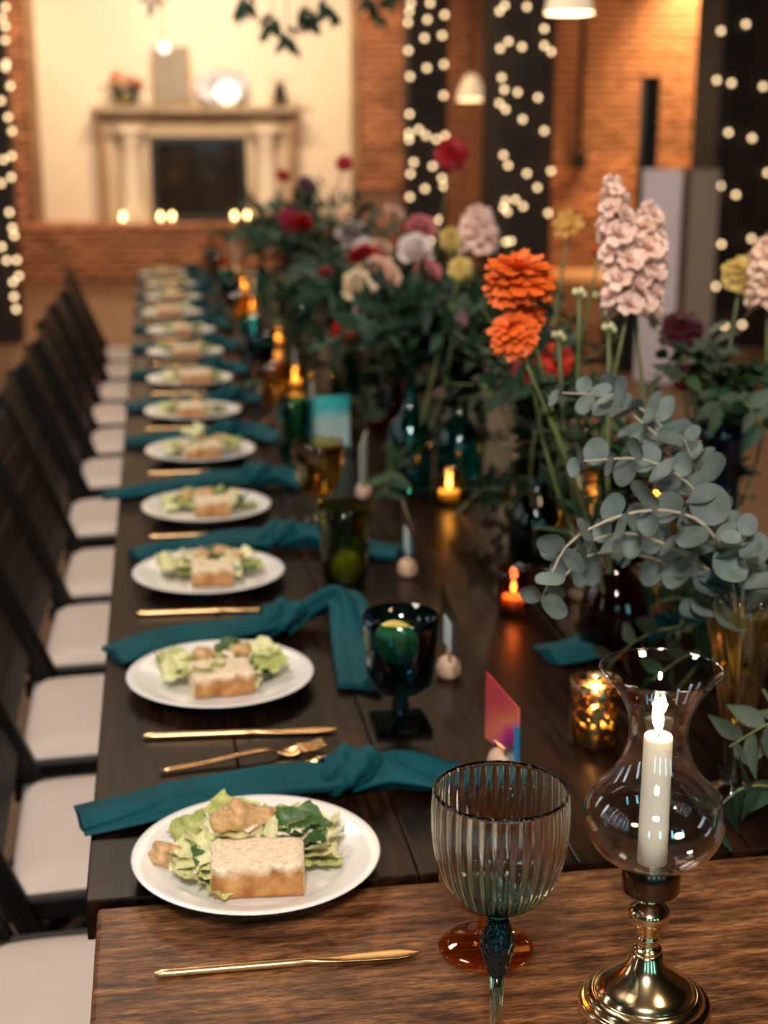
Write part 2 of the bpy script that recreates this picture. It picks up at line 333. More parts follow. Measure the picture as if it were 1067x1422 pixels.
def dup(o, parent=None):
    c = o.copy(); COL.objects.link(c); c.parent = parent
    for ch in o.children: dup(ch, c)
    return c
def frame(pos, y, n, s=1.0):
    """matrix whose local Y is along y and local Z near n"""
    y = Vector(y).normalized(); n = Vector(n); x = y.cross(n)
    if x.length < 1e-5: x = y.cross(Vector((1, 0.1, 0)))
    x.normalize(); z = x.cross(y)
    sx, sy, sz = s if hasattr(s, '__len__') else (s, s, s)
    return Matrix(((x.x*sx, y.x*sy, z.x*sz, pos[0]), (x.y*sx, y.y*sy, z.y*sz, pos[1]), (x.z*sx, y.z*sy, z.z*sz, pos[2]), (0, 0, 0, 1)))
def smooth_path(pts, n):
    pts = [Vector(p) for p in pts]; P = [pts[0]*2 - pts[1]] + pts + [pts[-1]*2 - pts[-2]]; out = []
    for i in range(n):
        t = i / (n - 1) * (len(pts) - 1); k = min(int(t), len(pts) - 2); t -= k
        a, b, c, d = P[k:k+4]
        out.append(0.5 * ((2*b) + (c-a)*t + (2*a-5*b+4*c-d)*t*t + (3*b-a-3*c+d)*t**3))
    return out
ORD = ['first', 'second', 'third', 'fourth', 'fifth', 'sixth', 'seventh', 'eighth', 'ninth', 'tenth', 'eleventh', 'twelfth', 'thirteenth']
TZ, NZ = 0.760, 0.754      # far table top, near table top

# ------------------------------------------------------------------ the room
struct('floor', G().box((-4.5, -5, -0.1), (8.2, 16.2, 0)), M_FLOOR)
struct('ceiling', G().box((-4.5, -5, 4.2), (8.2, 16.2, 4.3)), M_CEIL)
for k, y in enumerate((2.0, 5.3, 8.5, 11.3)):
    struct('trim_%d' % (k + 1), G().box((-4.4, y, 3.9), (8.1, y + 0.3, 4.19)), M_POST, bevel=0.01)
wb = struct('wall_back', G().box((-4.5, 16.06, 0), (8.2, 16.3, 4.2)), M_MORTAR)
struct('wall_right', G().box((8.0, -5, 0), (8.2, 16.06, 4.2)), M_PLASTER)
# left wall and the wall behind the camera, with their window openings
def pierced_wall(name, axis, pos, thick, span, openings, mat):
    g = G()
    def bx(a0, a1, z0, z1):
        if axis == 'x': g.box((pos, a0, z0), (pos + thick, a1, z1))
        else: g.box((a0, pos, z0), (a1, pos + thick, z1))
    a = span[0]
    for (o0, o1, z0, z1) in openings:
        bx(a, o0, 0, 4.2); bx(o0, o1, 0, z0); bx(o0, o1, z1, 4.2); a = o1
    bx(a, span[1], 0, 4.2)
    return struct(name, g, mat)
pierced_wall('wall_left', 'x', -4.5, 0.15, (-5, 16.06), [(y - 0.5, y + 0.5, 1.3, 3.3) for y in (0.2, 3.2, 6.2)], M_PLASTER)
pierced_wall('wall_front', 'y', -5.1, 0.15, (-4.5, 8.2), [(x - 0.45, x + 0.45, 1.1, 3.3) for x in (-2.6, -0.6, 1.4, 3.4)], M_PLASTER)
wn = 0
for y in (0.2, 3.2, 6.2):
    wn += 1; g = G()
    for a in (y - 0.5, y - 0.03, y + 0.44): g.box((-4.45, a, 1.3), (-4.38, a + 0.06, 3.3))
    for z in (1.3, 2.27, 3.24): g.box((-4.45, y - 0.5, z), (-4.38, y + 0.5, z + 0.06))
    struct('window_%d' % wn, g, M_POST, smooth=False)
for x in (-2.6, -0.6, 1.4, 3.4):
    wn += 1; g = G()
    for a in (x - 0.45, x - 0.03, x + 0.39): g.box((a, -5.06, 1.1), (a + 0.06, -4.99, 3.3))
    for z in (1.1, 2.17, 3.24): g.box((x - 0.45, -5.06, z), (x + 0.45, -4.99, z + 0.06))
    struct('window_%d' % wn, g, M_POST, smooth=False)
# bricks
random.seed(5)
def brick_me(l, h=0.062, d=0.05, name='brick'):
    g = G(); c = 0.006
    g.box((-l/2 + c, -d, -h/2 + c), (l/2 - c, -d + 0.001, h/2 - c))
    g.v = [(-l/2,0,-h/2),(l/2,0,-h/2),(l/2,0,h/2),(-l/2,0,h/2),(-l/2,-d+c,-h/2),(l/2,-d+c,-h/2),(l/2,-d+c,h/2),(-l/2,-d+c,h/2),
           (-l/2+c,-d,-h/2+c),(l/2-c,-d,-h/2+c),(l/2-c,-d,h/2-c),(-l/2+c,-d,h/2-c)]
    g.f = [(0,1,5,4),(1,2,6,5),(2,3,7,6),(3,0,4,7),(4,5,9,8),(5,6,10,9),(6,7,11,10),(7,4,8,11),(8,9,10,11)]; g.mi = [0] * 9
    return g
BR = brick_me(0.212).data('brick', M_BRICK, False); BH = brick_me(0.10).data('brick', M_BRICK, False)
def brick_rows(parent, x0, x1, z0, z1, y, limit):
    """lay running bond; first `limit` bricks are single parts, the others one joined part"""
    spots = []; r = 0; z = z0 + 0.0375
    while z < z1 - 0.02:
        x = x0 + (0.111 if r % 2 else 0.0)
        if r % 2: spots.append((x0 + 0.05, z, BH))
        while x + 0.1 < x1:
            if x + 0.22 <= x1 + 0.02: spots.append((x + 0.106, z, BR))
            else: spots.append((x + 0.05, z, BH))
            x += 0.222
        z += 0.075; r += 1
    return spots
def lay(parent, spots, y, limit):
    g = G(); brv = brick_me(0.212); bhv = brick_me(0.10)
    for i, (x, z, me) in enumerate(spots):
        yy = y + random.uniform(-0.006, 0.004)
        if i < limit:
            obj('brick', me, parent, Matrix.Translation((x, yy, z)))
        else:
            b = brv if me is BR else bhv
            g.add([(p[0] + x, p[1] + yy, p[2] + z) for p in b.v], b.f)
    if g.v: tag(g.build('brickwork', M_BRICK, parent, smooth=False), None, None, kind='stuff')
sp = brick_rows(wb, 2.20, 2.9, 0.9, 3.0, 16.06, 0) + brick_rows(wb, -1.75, -1.2, 0.6, 3.0, 16.06, 0)
sp += [s for s in brick_rows(wb, 4.1, 6.7, 0.6, 3.2, 16.06, 0)] 
sp += brick_rows(wb, 2.9, 4.1, 0.6, 3.2, 16.06, 0) + brick_rows(wb, 2.2, 2.9, 3.0, 4.15, 16.06, 0) + brick_rows(wb, 6.7, 8.0, 0.0, 4.15, 16.06, 0)
sp += brick_rows(wb, -4.4, -1.75, 0.0, 4.15, 16.06, 0) + brick_rows(wb, 2.2, 6.7, 0.0, 0.6, 16.06, 0) + brick_rows(wb, 2.9, 6.7, 3.2, 4.15, 16.06, 0)
lay(wb, sp, 16.06, 300)
# chimney breast: painted panelling
ch = struct('wall_chimney', G().box((-1.14, 15.96, 0.5), (2.16, 16.10, 4.19)), M_CREAM)
for x in (-0.98, -0.72, 1.72, 1.98):
    G().box((x - 0.012, 15.953, 0.55), (x + 0.012, 15.965, 4.15)).build('panel_moulding', M_CREAM, ch, smooth=False)
struct('trim_5', G().box((-1.24, 15.93, 0.5), (-1.13, 16.09, 4.19)), M_TAN, bevel=0.01)  # strip standing in for the shadow along the panel's left edge
struct('trim_6', G().box((2.15, 15.93, 0.5), (2.25, 16.09, 4.19)), M_TAN, bevel=0.01)  # the same painted shadow along the right edge
# raised brick hearth
he = struct('hearth', G().box((-2.2, 15.36, 0.0), (3.1, 16.06, 0.54)), M_MORTAR)
lay(he, brick_rows(he, -2.2, 3.1, 0.02, 0.545, 15.36, 0), 15.36, 300)
g = G(); g.box((-2.22, 15.28, 0.545), (3.12, 16.0, 0.585)); g.build('hearth_slab', M_BRICK, he, smooth=False, bevel=0.008)
# fireplace surround
fp = thing('fireplace', 'cream painted fireplace with columned mantel on the brick hearth', 'fireplace', (0.5, 15.7, 0.585))
def fpart(name, mat, boxes, **k):
    g = G()
    for lo, hi in boxes: g.box((lo[0] - 0.5, lo[1] - 15.7, lo[2] - 0.585), (hi[0] - 0.5, hi[1] - 15.7, hi[2] - 0.585))
    return g.build(name, mat, fp, smooth=False, **k)
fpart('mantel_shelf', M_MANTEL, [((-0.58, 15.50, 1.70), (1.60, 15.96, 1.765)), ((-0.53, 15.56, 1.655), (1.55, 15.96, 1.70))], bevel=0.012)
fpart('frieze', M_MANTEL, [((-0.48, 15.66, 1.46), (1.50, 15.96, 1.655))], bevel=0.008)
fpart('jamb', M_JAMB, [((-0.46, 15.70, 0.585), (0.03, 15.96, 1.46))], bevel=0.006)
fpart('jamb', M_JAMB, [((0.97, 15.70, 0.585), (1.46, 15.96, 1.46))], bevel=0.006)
fpart('side_shade_strip', M_TAN, [((-0.53, 15.6, 0.585), (-0.46, 15.96, 1.655))], bevel=0.006)  # tan strips stand in for shade on the mantel's side edges
fpart('side_shade_strip', M_TAN, [((1.46, 15.6, 0.585), (1.53, 15.96, 1.655))], bevel=0.006)
for x in (-0.20, 1.20):
    g = G().lathe([(0, 0.0), (0.15, 0.0), (0.15, 0.07), (0.12, 0.09), (0.12, 0.12), (0.105, 0.15), (0.098, 0.5), (0.088, 0.82), (0.11, 0.85), (0.11, 0.88), (0.15, 0.92), (0.15, 0.98), (0, 0.98)], 24)
    o = g.build('column', M_CREAM, fp, angle=40); o.location = (x - 0.5, -0.10, 0)
ft = [((0.0, 15.66, 1.38), (1.0, 15.72, 1.46)), ((0.0, 15.66, 0.585), (0.07, 15.72, 1.38)), ((0.93, 15.66, 0.585), (1.0, 15.72, 1.38)), ((0.07, 15.66, 0.585), (0.93, 15.72, 0.65))]
fpart('firebox_frame', M_FIRE, ft, bevel=0.004)
fpart('firebox_back', M_FIRE, [((0.03, 15.95, 0.585), (0.97, 15.955, 1.46))])
fpart('firebox_glass', M_FGLASS, [((0.07, 15.70, 0.65), (0.93, 15.71, 1.38))])
for k in range(3):
    g = G().tube([(-0.3 + 0.05 * k, 0.13 - 0.03 * k, 0.1 + 0.07 * k), (0.28 - 0.06 * k, 0.10 + 0.04 * k, 0.12 + 0.07 * k)], 0.05, 10); g.build('log', M_TAN, fp)
# things on the mantel
o = thing('picture_frame', 'grey framed print standing on the mantel shelf', 'picture', (0.25, 15.8, 1.765))
pf = G().box((-0.19, -0.02, 0), (0.19, 0.02, 0.60)).build('frame', M_TAN, o, smooth=False, bevel=0.008)
G().box((-0.155, -0.026, 0.035), (0.155, -0.018, 0.565)).build('print', M_PICT, pf, smooth=False)
o = thing('oval_platter', 'blue and white patterned oval platter leaning on the mantel', 'platter', (0.77, 15.84, 1.765))
S = Matrix.Translation((0, 0, 0.19)) @ Matrix.Rotation(R_(80), 4, 'X') @ Matrix.Diagonal((1.0, 0.68, 1, 1))
G().lathe([(0, 0), (0.18, 0.0), (0.2, 0.012), (0.28, 0.03), (0.28, 0.04), (0.2, 0.024), (0.18, 0.012), (0, 0.012)], 40, M=S).build('dish', M_CHINA, o)
G().box((-0.10, -0.05, 0), (0.10, 0.03, 0.025)).build('stand', M_TAN, o, smooth=False)
o = thing('globe_lamp', 'round glowing glass globe lamp in front of the oval platter', 'lamp', (0.81, 15.6, 1.765))
G().lathe([(0, 0), (0.07, 0), (0.07, 0.015), (0.045, 0.03), (0, 0.03)], 24).build('base', M_BRASS, o)
G().lathe([(0, 0.02)] + [(0.115 * math.sin(PI * t / 12), 0.135 - 0.115 * math.cos(PI * t / 12)) for t in range(1, 12)] + [(0, 0.25)], 24).build('globe', M_LAMP, o)
o = thing('bare_bulb', 'bare glowing bulb hanging on a cord before the framed print', 'light bulb', (0.165, 14.0, 4.2))
G().lathe([(0, -1.99)] + [(0.05 * math.sin(PI * t / 10), -1.94 - 0.05 * math.cos(PI * t / 10)) for t in range(1, 10)] + [(0, -1.89)], 16).build('bulb', M_LAMP, o)
G().tube([(0, 0, -1.84), (0, 0, 0)], 0.004, 6).build('cord', M_WIRE, o)
G().lathe([(0, -1.9), (0.02, -1.9), (0.02, -1.84), (0, -1.83)], 12).build('socket', M_BRASS, o)

# ------------------------------------------------------------------ leaf and petal meshes
def leaf_me(name, mat, w=0.38, fold=0.12, curl=0.15, rows=6, tip=1.6):
    g = G(); vs = []; fs = []
    for i in range(rows + 1):
        t = i / rows; ww = w * (math.sin(PI * t ** 0.8) ** 0.8 if 0 < t < 1 else 0.02) * 0.5
        if t > 0.5: ww *= (1 - (t - 0.5)) ** (tip - 1)
        z = -curl * t * t
        vs += [(-ww, t, z + fold * ww * 2), (0, t, z), (ww, t, z + fold * ww * 2)]
    for i in range(rows):
        a = i * 3; fs += [(a, a+1, a+4, a+3), (a+1, a+2, a+5, a+4)]
    g.add(vs, fs); return g.data(name, mat)
def round_leaf_me(name, mat, cup=0.12):
    g = G(); n = 14; vs = [(0, 0.02, 0), (0, 0.5, -cup)]; fs = []
    for ring, rr in ((0, 0.55), (1, 1.0)):
        for j in range(n):
            q = 2 * PI * j / n - PI / 2; r = 0.5 * rr * (1 + 0.05 * math.cos(2 * q + 1))
            y = 0.5 + r * math.sin(q); x = r * math.cos(q) * 0.96
            if ring and j == 0: y = 0.0
            vs.append((x, y, -cup * (1 - rr * rr) + 0.03 * math.sin(3 * q) * rr))
    for j in range(n):
        k = (j + 1) % n
        fs += [(1, 2 + j, 2 + k), (2 + j, 2 + n + j, 2 + n + k, 2 + k)]
    g.add(vs, fs); return g.data(name, mat)
LEAVES = [leaf_me('leaf', M_LEAF, 0.42, 0.15, 0.15), leaf_me('leaf', M_LEAF2, 0.34, 0.2, 0.25), leaf_me('leaf', M_LEAF, 0.5, 0.1, 0.05), leaf_me('leaf', M_LEAF3, 0.46, 0.15, 0.2)]
EUC = [round_leaf_me('leaf', M_EUC, c) for c in (0.10, 0.18, 0.04)]
HANG = leaf_me('leaf', M_LEAF, 0.36, 0.1, 0.1)
def petal_me(name, mat, w, cup, curl, notch=0.0):
    g = G(); vs = []; fs = []; R = 5
    for i in range(R + 1):
        t = i / R; ww = w * 0.5 * (0.35 + 0.65 * math.sin(PI * min(1, t * 0.62 + 0.06)) ** 1.2) * (1 if t < 0.85 else 0.72)
        for k in (-1, -0.4, 0.4, 1):
            vs.append((ww * k, t - (notch * (1 - abs(k)) if t > 0.9 else (0.06 * abs(k) if t > 0.9 else 0)), cup * ww * (k * k) + curl * t * t))
    for i in range(R):
        for k in range(3): a = i * 4 + k; fs.append((a, a + 1, a + 5, a + 4))
    g.add(vs, fs); return g.data(name, mat)
FCOL = dict(orange=(0.80, 0.135, 0.012), pink=(0.92, 0.62, 0.52), peach=(0.88, 0.60, 0.44), cream=(0.85, 0.70, 0.50), white=(0.90, 0.76, 0.72),
            red=(0.42, 0.008, 0.014), scarlet=(0.70, 0.04, 0.015), magenta=(0.62, 0.06, 0.17), rose=(0.70, 0.24, 0.25), lilac=(0.55, 0.25, 0.35), yellow=(0.66, 0.47, 0.13),
            burgundy=(0.055, 0.004, 0.010), gold=(0.60, 0.30, 0.05), plum=(0.08, 0.02, 0.06))
FM = {k: pm('petal_' + k, c, 0.55, var=0.16, vscale=25, rnd=0.14, Subsurface_Weight=0.1, Subsurface_Radius=(0.01, 0.005, 0.005)) for k, c in FCOL.items()}
PET = {}
def petal(kind, col):
    if (kind, col) not in PET:
        a = {'zinnia': (0.46, 0.25, -0.12, 0.10), 'rose': (0.95, 0.55, 0.28, 0.02), 'cosmos': (0.5, 0.2, 0.05, 0.05)}[kind]
        PET[kind, col] = petal_me('petal', FM[col], *a)
    return PET[kind, col]
def floret_data(col):
    if ('floret', col) not in PET:
        random.seed(3); g = G()
        for ring, (n, ang, l) in enumerate(((5, 15, 1.0), (5, 50, 0.75), (3, 75, 0.5))):
            for j in range(n):
                q = 2 * PI * (j + ring * 0.5) / n + random.uniform(-0.2, 0.2); c, s_ = math.cos(q), math.sin(q)
                e = R_(ang + random.uniform(-15, 15)); ll = l * random.uniform(0.85, 1.1); ww = 0.45 * ll
                d = Vector((c * math.cos(e), s_ * math.cos(e), math.sin(e))); t = Vector((-s_, c, 0))
                b = d * 0.1; m1 = d * 0.6 * ll; u = Vector((0, 0, 1)) * random.uniform(-0.12, 0.18)
                g.add([b, m1 - t * ww, m1 + t * ww, d * ll - t * ww * 0.7 + u, d * ll * 1.06 - u, d * ll + t * ww * 0.7 + u], [(0, 1, 4), (0, 4, 2), (1, 3, 4), (2, 4, 5)])
        PET['floret', col] = g.data('floret', FM[col])
    return PET['floret', col]
def orient(axis):
    return Vector((0, 0, 1)).rotation_difference(Vector(axis).normalized()).to_matrix().to_4x4()
def stem_part(root, base, tip, r=0.0028, bend=0.04, mat=None, n=8, name='stem'):
    base = Vector(base); tip = Vector(tip); mid = base.lerp(tip, 0.5) + Vector((random.uniform(-bend, bend), random.uniform(-bend, bend), 0))
    pts = smooth_path([base, mid, tip], n)
    G().tube(pts, [r * (1.15 - 0.3 * i / (n - 1)) for i in range(n)], 6).build(name, mat or M_STEM, root)
    return pts
def bloom_layers(root, pos, axis, kind, col, Rr, rings, center=None):
    O = Matrix.Translation(pos) @ orient(axis); me = petal(kind, col)
    for n, ang, l, zz in rings:
        ph = random.uniform(0, 6)
        for j in range(n):
            q = 2 * PI * j / n + ph + random.uniform(-0.08, 0.08); e = R_(ang + random.uniform(-13, 13)); ll = l * Rr * random.uniform(0.86, 1.08)
            d = Vector((math.cos(q) * math.cos(e), math.sin(q) * math.cos(e), math.sin(e))); nn = Vector((-math.cos(q) * math.sin(e), -math.sin(q) * math.sin(e), math.cos(e)))
            obj('petal', me, root, O @ frame((0.05 * Rr * math.cos(q), 0.05 * Rr * math.sin(q), (zz + random.uniform(-0.05, 0.05)) * Rr), d, nn, ll))
    if center:
        g = G().lathe([(0, -0.1), (0.8, 0.0), (1.0, 0.3), (0.7, 0.7), (0, 0.85)], 12)
        obj('flower_centre', g.data('flower_centre', center), root, O @ Matrix.Translation((0, 0, rings[0][3] * Rr)) @ Matrix.Scale(0.2 * Rr, 4))
    g = G().lathe([(0, -0.28), (0.10, -0.26), (0.26, -0.10), (0.30, 0.0), (0, 0.05)], 10)
    obj('calyx', g.data('calyx', M_STEM), root, O @ Matrix.Scale(Rr, 4))
def stem_leaves(root, pts, k, size, me=None):
    for i in range(k):
        t = random.uniform(0.35, 0.85); p = pts[int(t * (len(pts) - 1))]; q = random.uniform(0, 2 * PI)
        d = Vector((math.cos(q), math.sin(q), 0.5)); obj('leaf', me or random.choice(LEAVES[:2]), root, frame(p, d, (0, 0, 1), size * random.uniform(0.7, 1.2)))
RINGS = {'zinnia': [(17, -20, 1.0, -0.06), (16, -8, 0.98, 0.02), (15, 4, 0.92, 0.10), (14, 14, 0.82, 0.18), (12, 26, 0.66, 0.24), (10, 42, 0.48, 0.28), (7, 62, 0.34, 0.28)],
         'rose': [(7, 12, 1.0, -0.1), (7, 32, 0.98, -0.05), (6, 50, 0.92, 0), (5, 66, 0.86, 0.0), (4, 80, 0.8, 0.02)],
         'cosmos': [(8, 8, 1.0, 0.0), (6, 25, 0.7, 0.05)]}
def flower(kind, col, pos, Rr, axis, base, label, group=None, leaves=2, name=None):
    axis = Vector(axis).normalized(); pos = Vector(pos)
    root = thing(name or kind, label, 'flower', base, 0, group); b = Vector(base); lp = pos - b
    pts = stem_part(root, (0, 0, 0), lp - axis * 0.2 * Rr, 0.003)
    if kind == 'stock':
        pass
    bloom_layers(root, lp, axis, kind, col, Rr, RINGS[kind], FM['gold'] if kind == 'cosmos' else (FM[col] if kind == 'zinnia' else None))
    stem_leaves(root, pts, leaves, 0.07)
    return root
def stock(col, top, bot, base, width, label, group=None, n=26):
    base = Vector(base); top = Vector(top) - base; bot = Vector(bot) - base
    root = thing('stock_flower', label, 'flower', base, 0, group)
    pts = stem_part(root, (0, 0, 0), bot, 0.0032); me = floret_data(col)
    G().tube([bot, bot.lerp(top, 0.5) + Vector((0.004, 0, 0)), top], [0.003, 0.0025, 0.0018], 6).build('stem', M_STEM, root)
    ax = (top - bot).normalized(); O = orient(ax).to_3x3()
    for i in range(n):
        t = i / (n - 1); q = i * 2.4; s_ = width * (0.42 if t < 0.72 else 0.42 - 0.75 * (t - 0.72)) * random.uniform(0.85, 1.15)
        off = O @ Vector((math.cos(q), math.sin(q), 0.25)); p = bot.lerp(top, t) + off * width * 0.30 * (1 - 0.65 * max(0, t - 0.55) / 0.45)
        obj('floret', me, root, Matrix.Translation(p) @ orient(off + ax * 0.4) @ Matrix.Scale(max(s_, width * 0.14), 4))
    stem_leaves(root, pts, 5, 0.10, LEAVES[1])
    return root
def branch(pts, leaf_size, n, label, group, meshes, stem_r=0.002, joined=False, spread=0.9, name='leafy_branch', cat='branch', mat=None, base=None):
    base = Vector(pts[0]); root = thing(name, label, cat, base, 0, group)
    path = smooth_path([Vector(p) - base for p in pts], 12)
    G().tube(path, [stem_r * (1.3 - 0.8 * i / 11) for i in range(12)], 5).build('stem', mat or M_STEM, root)
    gj = G() if joined else None; 
    for i in range(n):
        t = 0.18 + 0.82 * (i + random.random() * 0.5) / n; t = min(t, 1.0); k = min(int(t * 11), 10)
        p = path[k].lerp(path[k + 1], t * 11 - k); tan = (path[k + 1] - path[k]).normalized()
        sd = tan.cross(Vector((0, 0, 1)))
        if sd.length < 0.1: sd = Vector((1, 0, 0))
        sd.normalize(); sd = Matrix.Rotation(random.uniform(-0.6, 0.6) + (PI if i % 2 else 0) + i * 0.3, 3, tan) @ sd
        d = (tan * random.uniform(0.3, 0.7) + sd * spread).normalized(); nn = tan * 0.6 - sd * 0.3 + Vector((0, 0, 0.6))
        me = random.choice(meshes); M = frame(p, d, nn, leaf_size * random.uniform(0.7, 1.25) * (1 - 0.3 * t))
        if joined: gj.add([M @ v.co for v in me.vertices], [tuple(pp.vertices) for pp in me.polygons])
        else: obj('leaf', me, root, M)
    if joined: tag(gj.build('foliage', meshes[0].materials[0], root), None, None, kind='stuff')
    return root

# garland and small things on the mantel
random.seed(11)
for k in range(4):
    x = -0.45 + k * 0.52
    branch([(x, 15.55, 1.775), (x + 0.2, 15.53, 1.80), (x + 0.4, 15.52, 1.775), (x + 0.55, 15.49, 1.72)], 0.10, 26, 'golden leaf garland strand lying along the mantel shelf', 'mantel garland', [leaf_me('leaf', M_GARL, 0.4)], joined=True, name='garland_strand', cat='garland')
o = thing('mantel_bowl', 'small dark bowl under orange flowers on the mantel', 'bowl', (-0.22, 15.72, 1.765))
G().lathe([(0, 0), (0.06, 0), (0.10, 0.06), (0.12, 0.13), (0.11, 0.13), (0.09, 0.06), (0, 0.02)], 20).build('bowl_body', M_DKGRG, o)
for k in range(5):
    q = k * 1.3; flower('rose', 'orange' if k < 3 else 'peach', (-0.22 + 0.10 * math.cos(q), 15.68 + 0.06 * math.sin(q), 1.97 + 0.03 * (k % 3)), 0.075, (0.5 * math.cos(q), -0.8, 0.7), (-0.22, 15.72, 1.80), 'blurred bloom in the dark bowl at the end of the mantel', 'mantel bowl blooms', 1, 'mantel_rose')
for k in range(6):
    q = k * 1.05; branch([(-0.22, 15.72, 1.80), (-0.22 + 0.12 * math.cos(q), 15.66, 1.95), (-0.22 + 0.28 * math.cos(q), 15.62 + 0.1 * math.sin(q), 1.93 + 0.06 * math.sin(q * 2))], 0.09, 14, 'green sprig spilling from the dark bowl on the mantel', 'mantel bowl sprigs', LEAVES[:1], joined=True, name='green_sprig')
o = thing('mantel_vase', 'small black vase of dry sprigs at the far end of the mantel', 'vase', (1.37, 15.72, 1.765))
G().lathe([(0, 0), (0.06, 0), (0.075, 0.1), (0.05, 0.2), (0.06, 0.24), (0.05, 0.24), (0.04, 0.2), (0, 0.05)], 20).build('vase_body', M_BLACK, o)
for k in range(4):
    q = k * 1.6; branch([(1.37, 15.72, 1.83), (1.37 + 0.05 * math.cos(q), 15.68, 2.0), (1.37 + 0.16 * math.cos(q), 15.66, 2.08)], 0.06, 12, 'dry sprig in the small black vase on the mantel', 'mantel vase sprigs', [leaf_me('leaf', M_GARL, 0.4)], joined=True, name='dry_sprig')

def tea_light(name, label, loc, r, h, glass, group=None, power=0.5, fill=True, fs=1.0):
    o = thing(name, label, 'candle', loc, 0, group)
    G().lathe([(0, 0), (r * 0.86, 0), (r, h * 0.08), (r * 1.0, h * 0.6), (r * 0.94, h * 0.8), (r * 1.02, h), (r * 0.94, h), (r * 0.87, h * 0.8), (r * 0.92, h * 0.6), (r * 0.9, h * 0.12), (0, h * 0.10)], 28).build('holder', glass, o)
    wx = G().lathe([(0, h * 0.11), (r * 0.7, h * 0.11), (r * 0.7, h * 0.36), (r * 0.6, h * 0.35), (0, h * 0.34)], 20).build('wax', M_WAX, o)
    G().tube([(0, 0, h * 0.34), (0.0005, 0, h * 0.45)], 0.0008, 5).build('wick', M_WICK, wx)
    fr = r * 0.17 * fs; G().lathe([(0, h * 0.42)] + [(fr * math.sin(PI * t / 8) * (1.25 - t / 10), h * 0.42 + fr * (5.0 if fs >= 0.9 else 2.6) * t / 8) for t in range(1, 8)] + [(0, h * 0.42 + fr * (5.2 if fs >= 0.9 else 2.7))], 10).build('flame', M_TEAFLAME, o)
    light('POINT', 'tea_light_glow', (loc[0], loc[1], loc[2] + h * 0.62), None, power, (1.0, 0.55, 0.22), r * 0.2)
    return o
for k, x in enumerate((-0.31, -0.21, 0.08, 0.2, 0.85, 0.98)):
    tea_light('tea_light', 'small glowing tea light in clear glass on the brick hearth', (x, 15.48 + 0.03 * (k % 2), 0.585), 0.05, 0.09, M_CLEAR, 'tea lights on the hearth', 0.5, fs=1.8)

# ------------------------------------------------------------------ posts with fairy lights
B1 = [(1.903, 2.407), (2.041, 2.409), (1.887, 2.349), (2.145, 2.329), (1.882, 2.276), (2.023, 2.297), (1.999, 2.168), (2.13, 2.187), (1.886, 2.082), (2.149, 1.987), (2.017, 1.96), (1.895, 1.9), (2.151, 1.769), (1.893, 1.636), (1.891, 1.499), (1.894, 1.455), (1.96, 1.526), (2.021, 1.484), (2.091, 1.457), (2.16, 1.481), (1.928, 1.291), (2.067, 1.264), (1.901, 1.208), (2.146, 1.175), (2.158, 1.116), (2.01, 1.101), (1.899, 1.04), (1.914, 0.84), (1.978, 0.869), (2.127, 0.87), (2.058, 0.716)]
B2 = [(2.082, 2.202), (2.115, 2.236), (2.255, 2.231), (2.144, 2.032), (2.089, 1.991), (2.222, 2.001), (2.367, 2.011), (2.412, 1.977), (2.355, 2.105), (2.106, 1.825), (2.117, 1.755), (2.204, 1.74), (2.337, 1.711), (2.093, 1.676), (2.128, 1.641), (2.242, 1.583), (2.382, 1.516), (2.123, 1.373), (2.152, 1.312), (2.431, 1.276), (2.278, 1.263), (2.338, 1.179), (2.149, 1.098), (2.205, 1.107), (2.257, 1.066), (2.127, 1.059), (2.158, 1.034), (2.422, 1.023), (2.148, 0.853), (2.181, 0.857)]
B3 = [(4.04, 2.218), (3.872, 2.174), (3.852, 1.852), (3.954, 1.833), (4.196, 1.812), (3.967, 1.505), (4.129, 1.468), (3.931, 1.144), (4.046, 1.083), (4.259, 1.233), (4.17, 0.781), (3.956, 0.743), (3.942, 0.446), (4.009, 0.169), (4.148, 0.172)]
B4 = [(-0.95, 2.344), (-0.979, 2.275), (-0.959, 2.217), (-0.965, 2.125), (-0.97, 1.973), (-0.977, 1.945), (-0.949, 1.82), (-1.02, 1.721), (-0.982, 1.609), (-0.959, 1.514), (-0.97, 1.345), (-1.03, 1.319), (-0.986, 1.197), (-1.057, 1.156), (-1.012, 0.953), (-1.0, 0.842), (-0.991, 0.787), (-1.082, 0.711), (-1.056, 0.611), (-0.982, 0.615), (-0.977, 0.499), (-1.017, 0.459), (-1.019, 0.353), (-1.012, 0.259)]
bulb_g = G().lathe([(0, -1)] + [(math.sin(PI * t / 8), -math.cos(PI * t / 8)) for t in range(1, 8)] + [(0, 1)], 10)
BULB = bulb_g.data('bulb', M_BULB)
def post(label, x0, x1, y, bulbs, slabel, r):
    o = struct('post', G().box((x0, y + 0.06, 0), (x1, y + 0.06 + (x1 - x0), 4.2)), M_POST, bevel=0.012)
    tag(o, label, None)
    s = thing('fairy_light_string', slabel, 'string lights', ((x0 + x1) / 2, y, 0), 0, None)
    bs = sorted(bulbs, key=lambda b: -b[1]); cx = (x0 + x1) / 2
    pts = [Vector((b[0] - cx, 0.015 + 0.02 * math.sin(i * 1.7), b[1])) for i, b in enumerate(bs)]
    wp = [Vector((0, 0.04, 4.1))] + pts
    G().tube(smooth_path(wp, len(wp) * 3), 0.003, 5).build('wire', M_WIRE, s)
    for p in pts: obj('bulb', BULB, s, Matrix.Translation(p - Vector((0, 0.005, 0))) @ Matrix.Scale(r, 4))
post('dark timber post beside the chimney breast', 1.90, 2.19, 10.8, B1, 'warm fairy lights wound round the post beside the chimney breast', 0.0165)
post('dark timber post between the pendant lamps', 2.08, 2.45, 8.8, B2, 'warm fairy lights wound round the post between the pendant lamps', 0.0135)
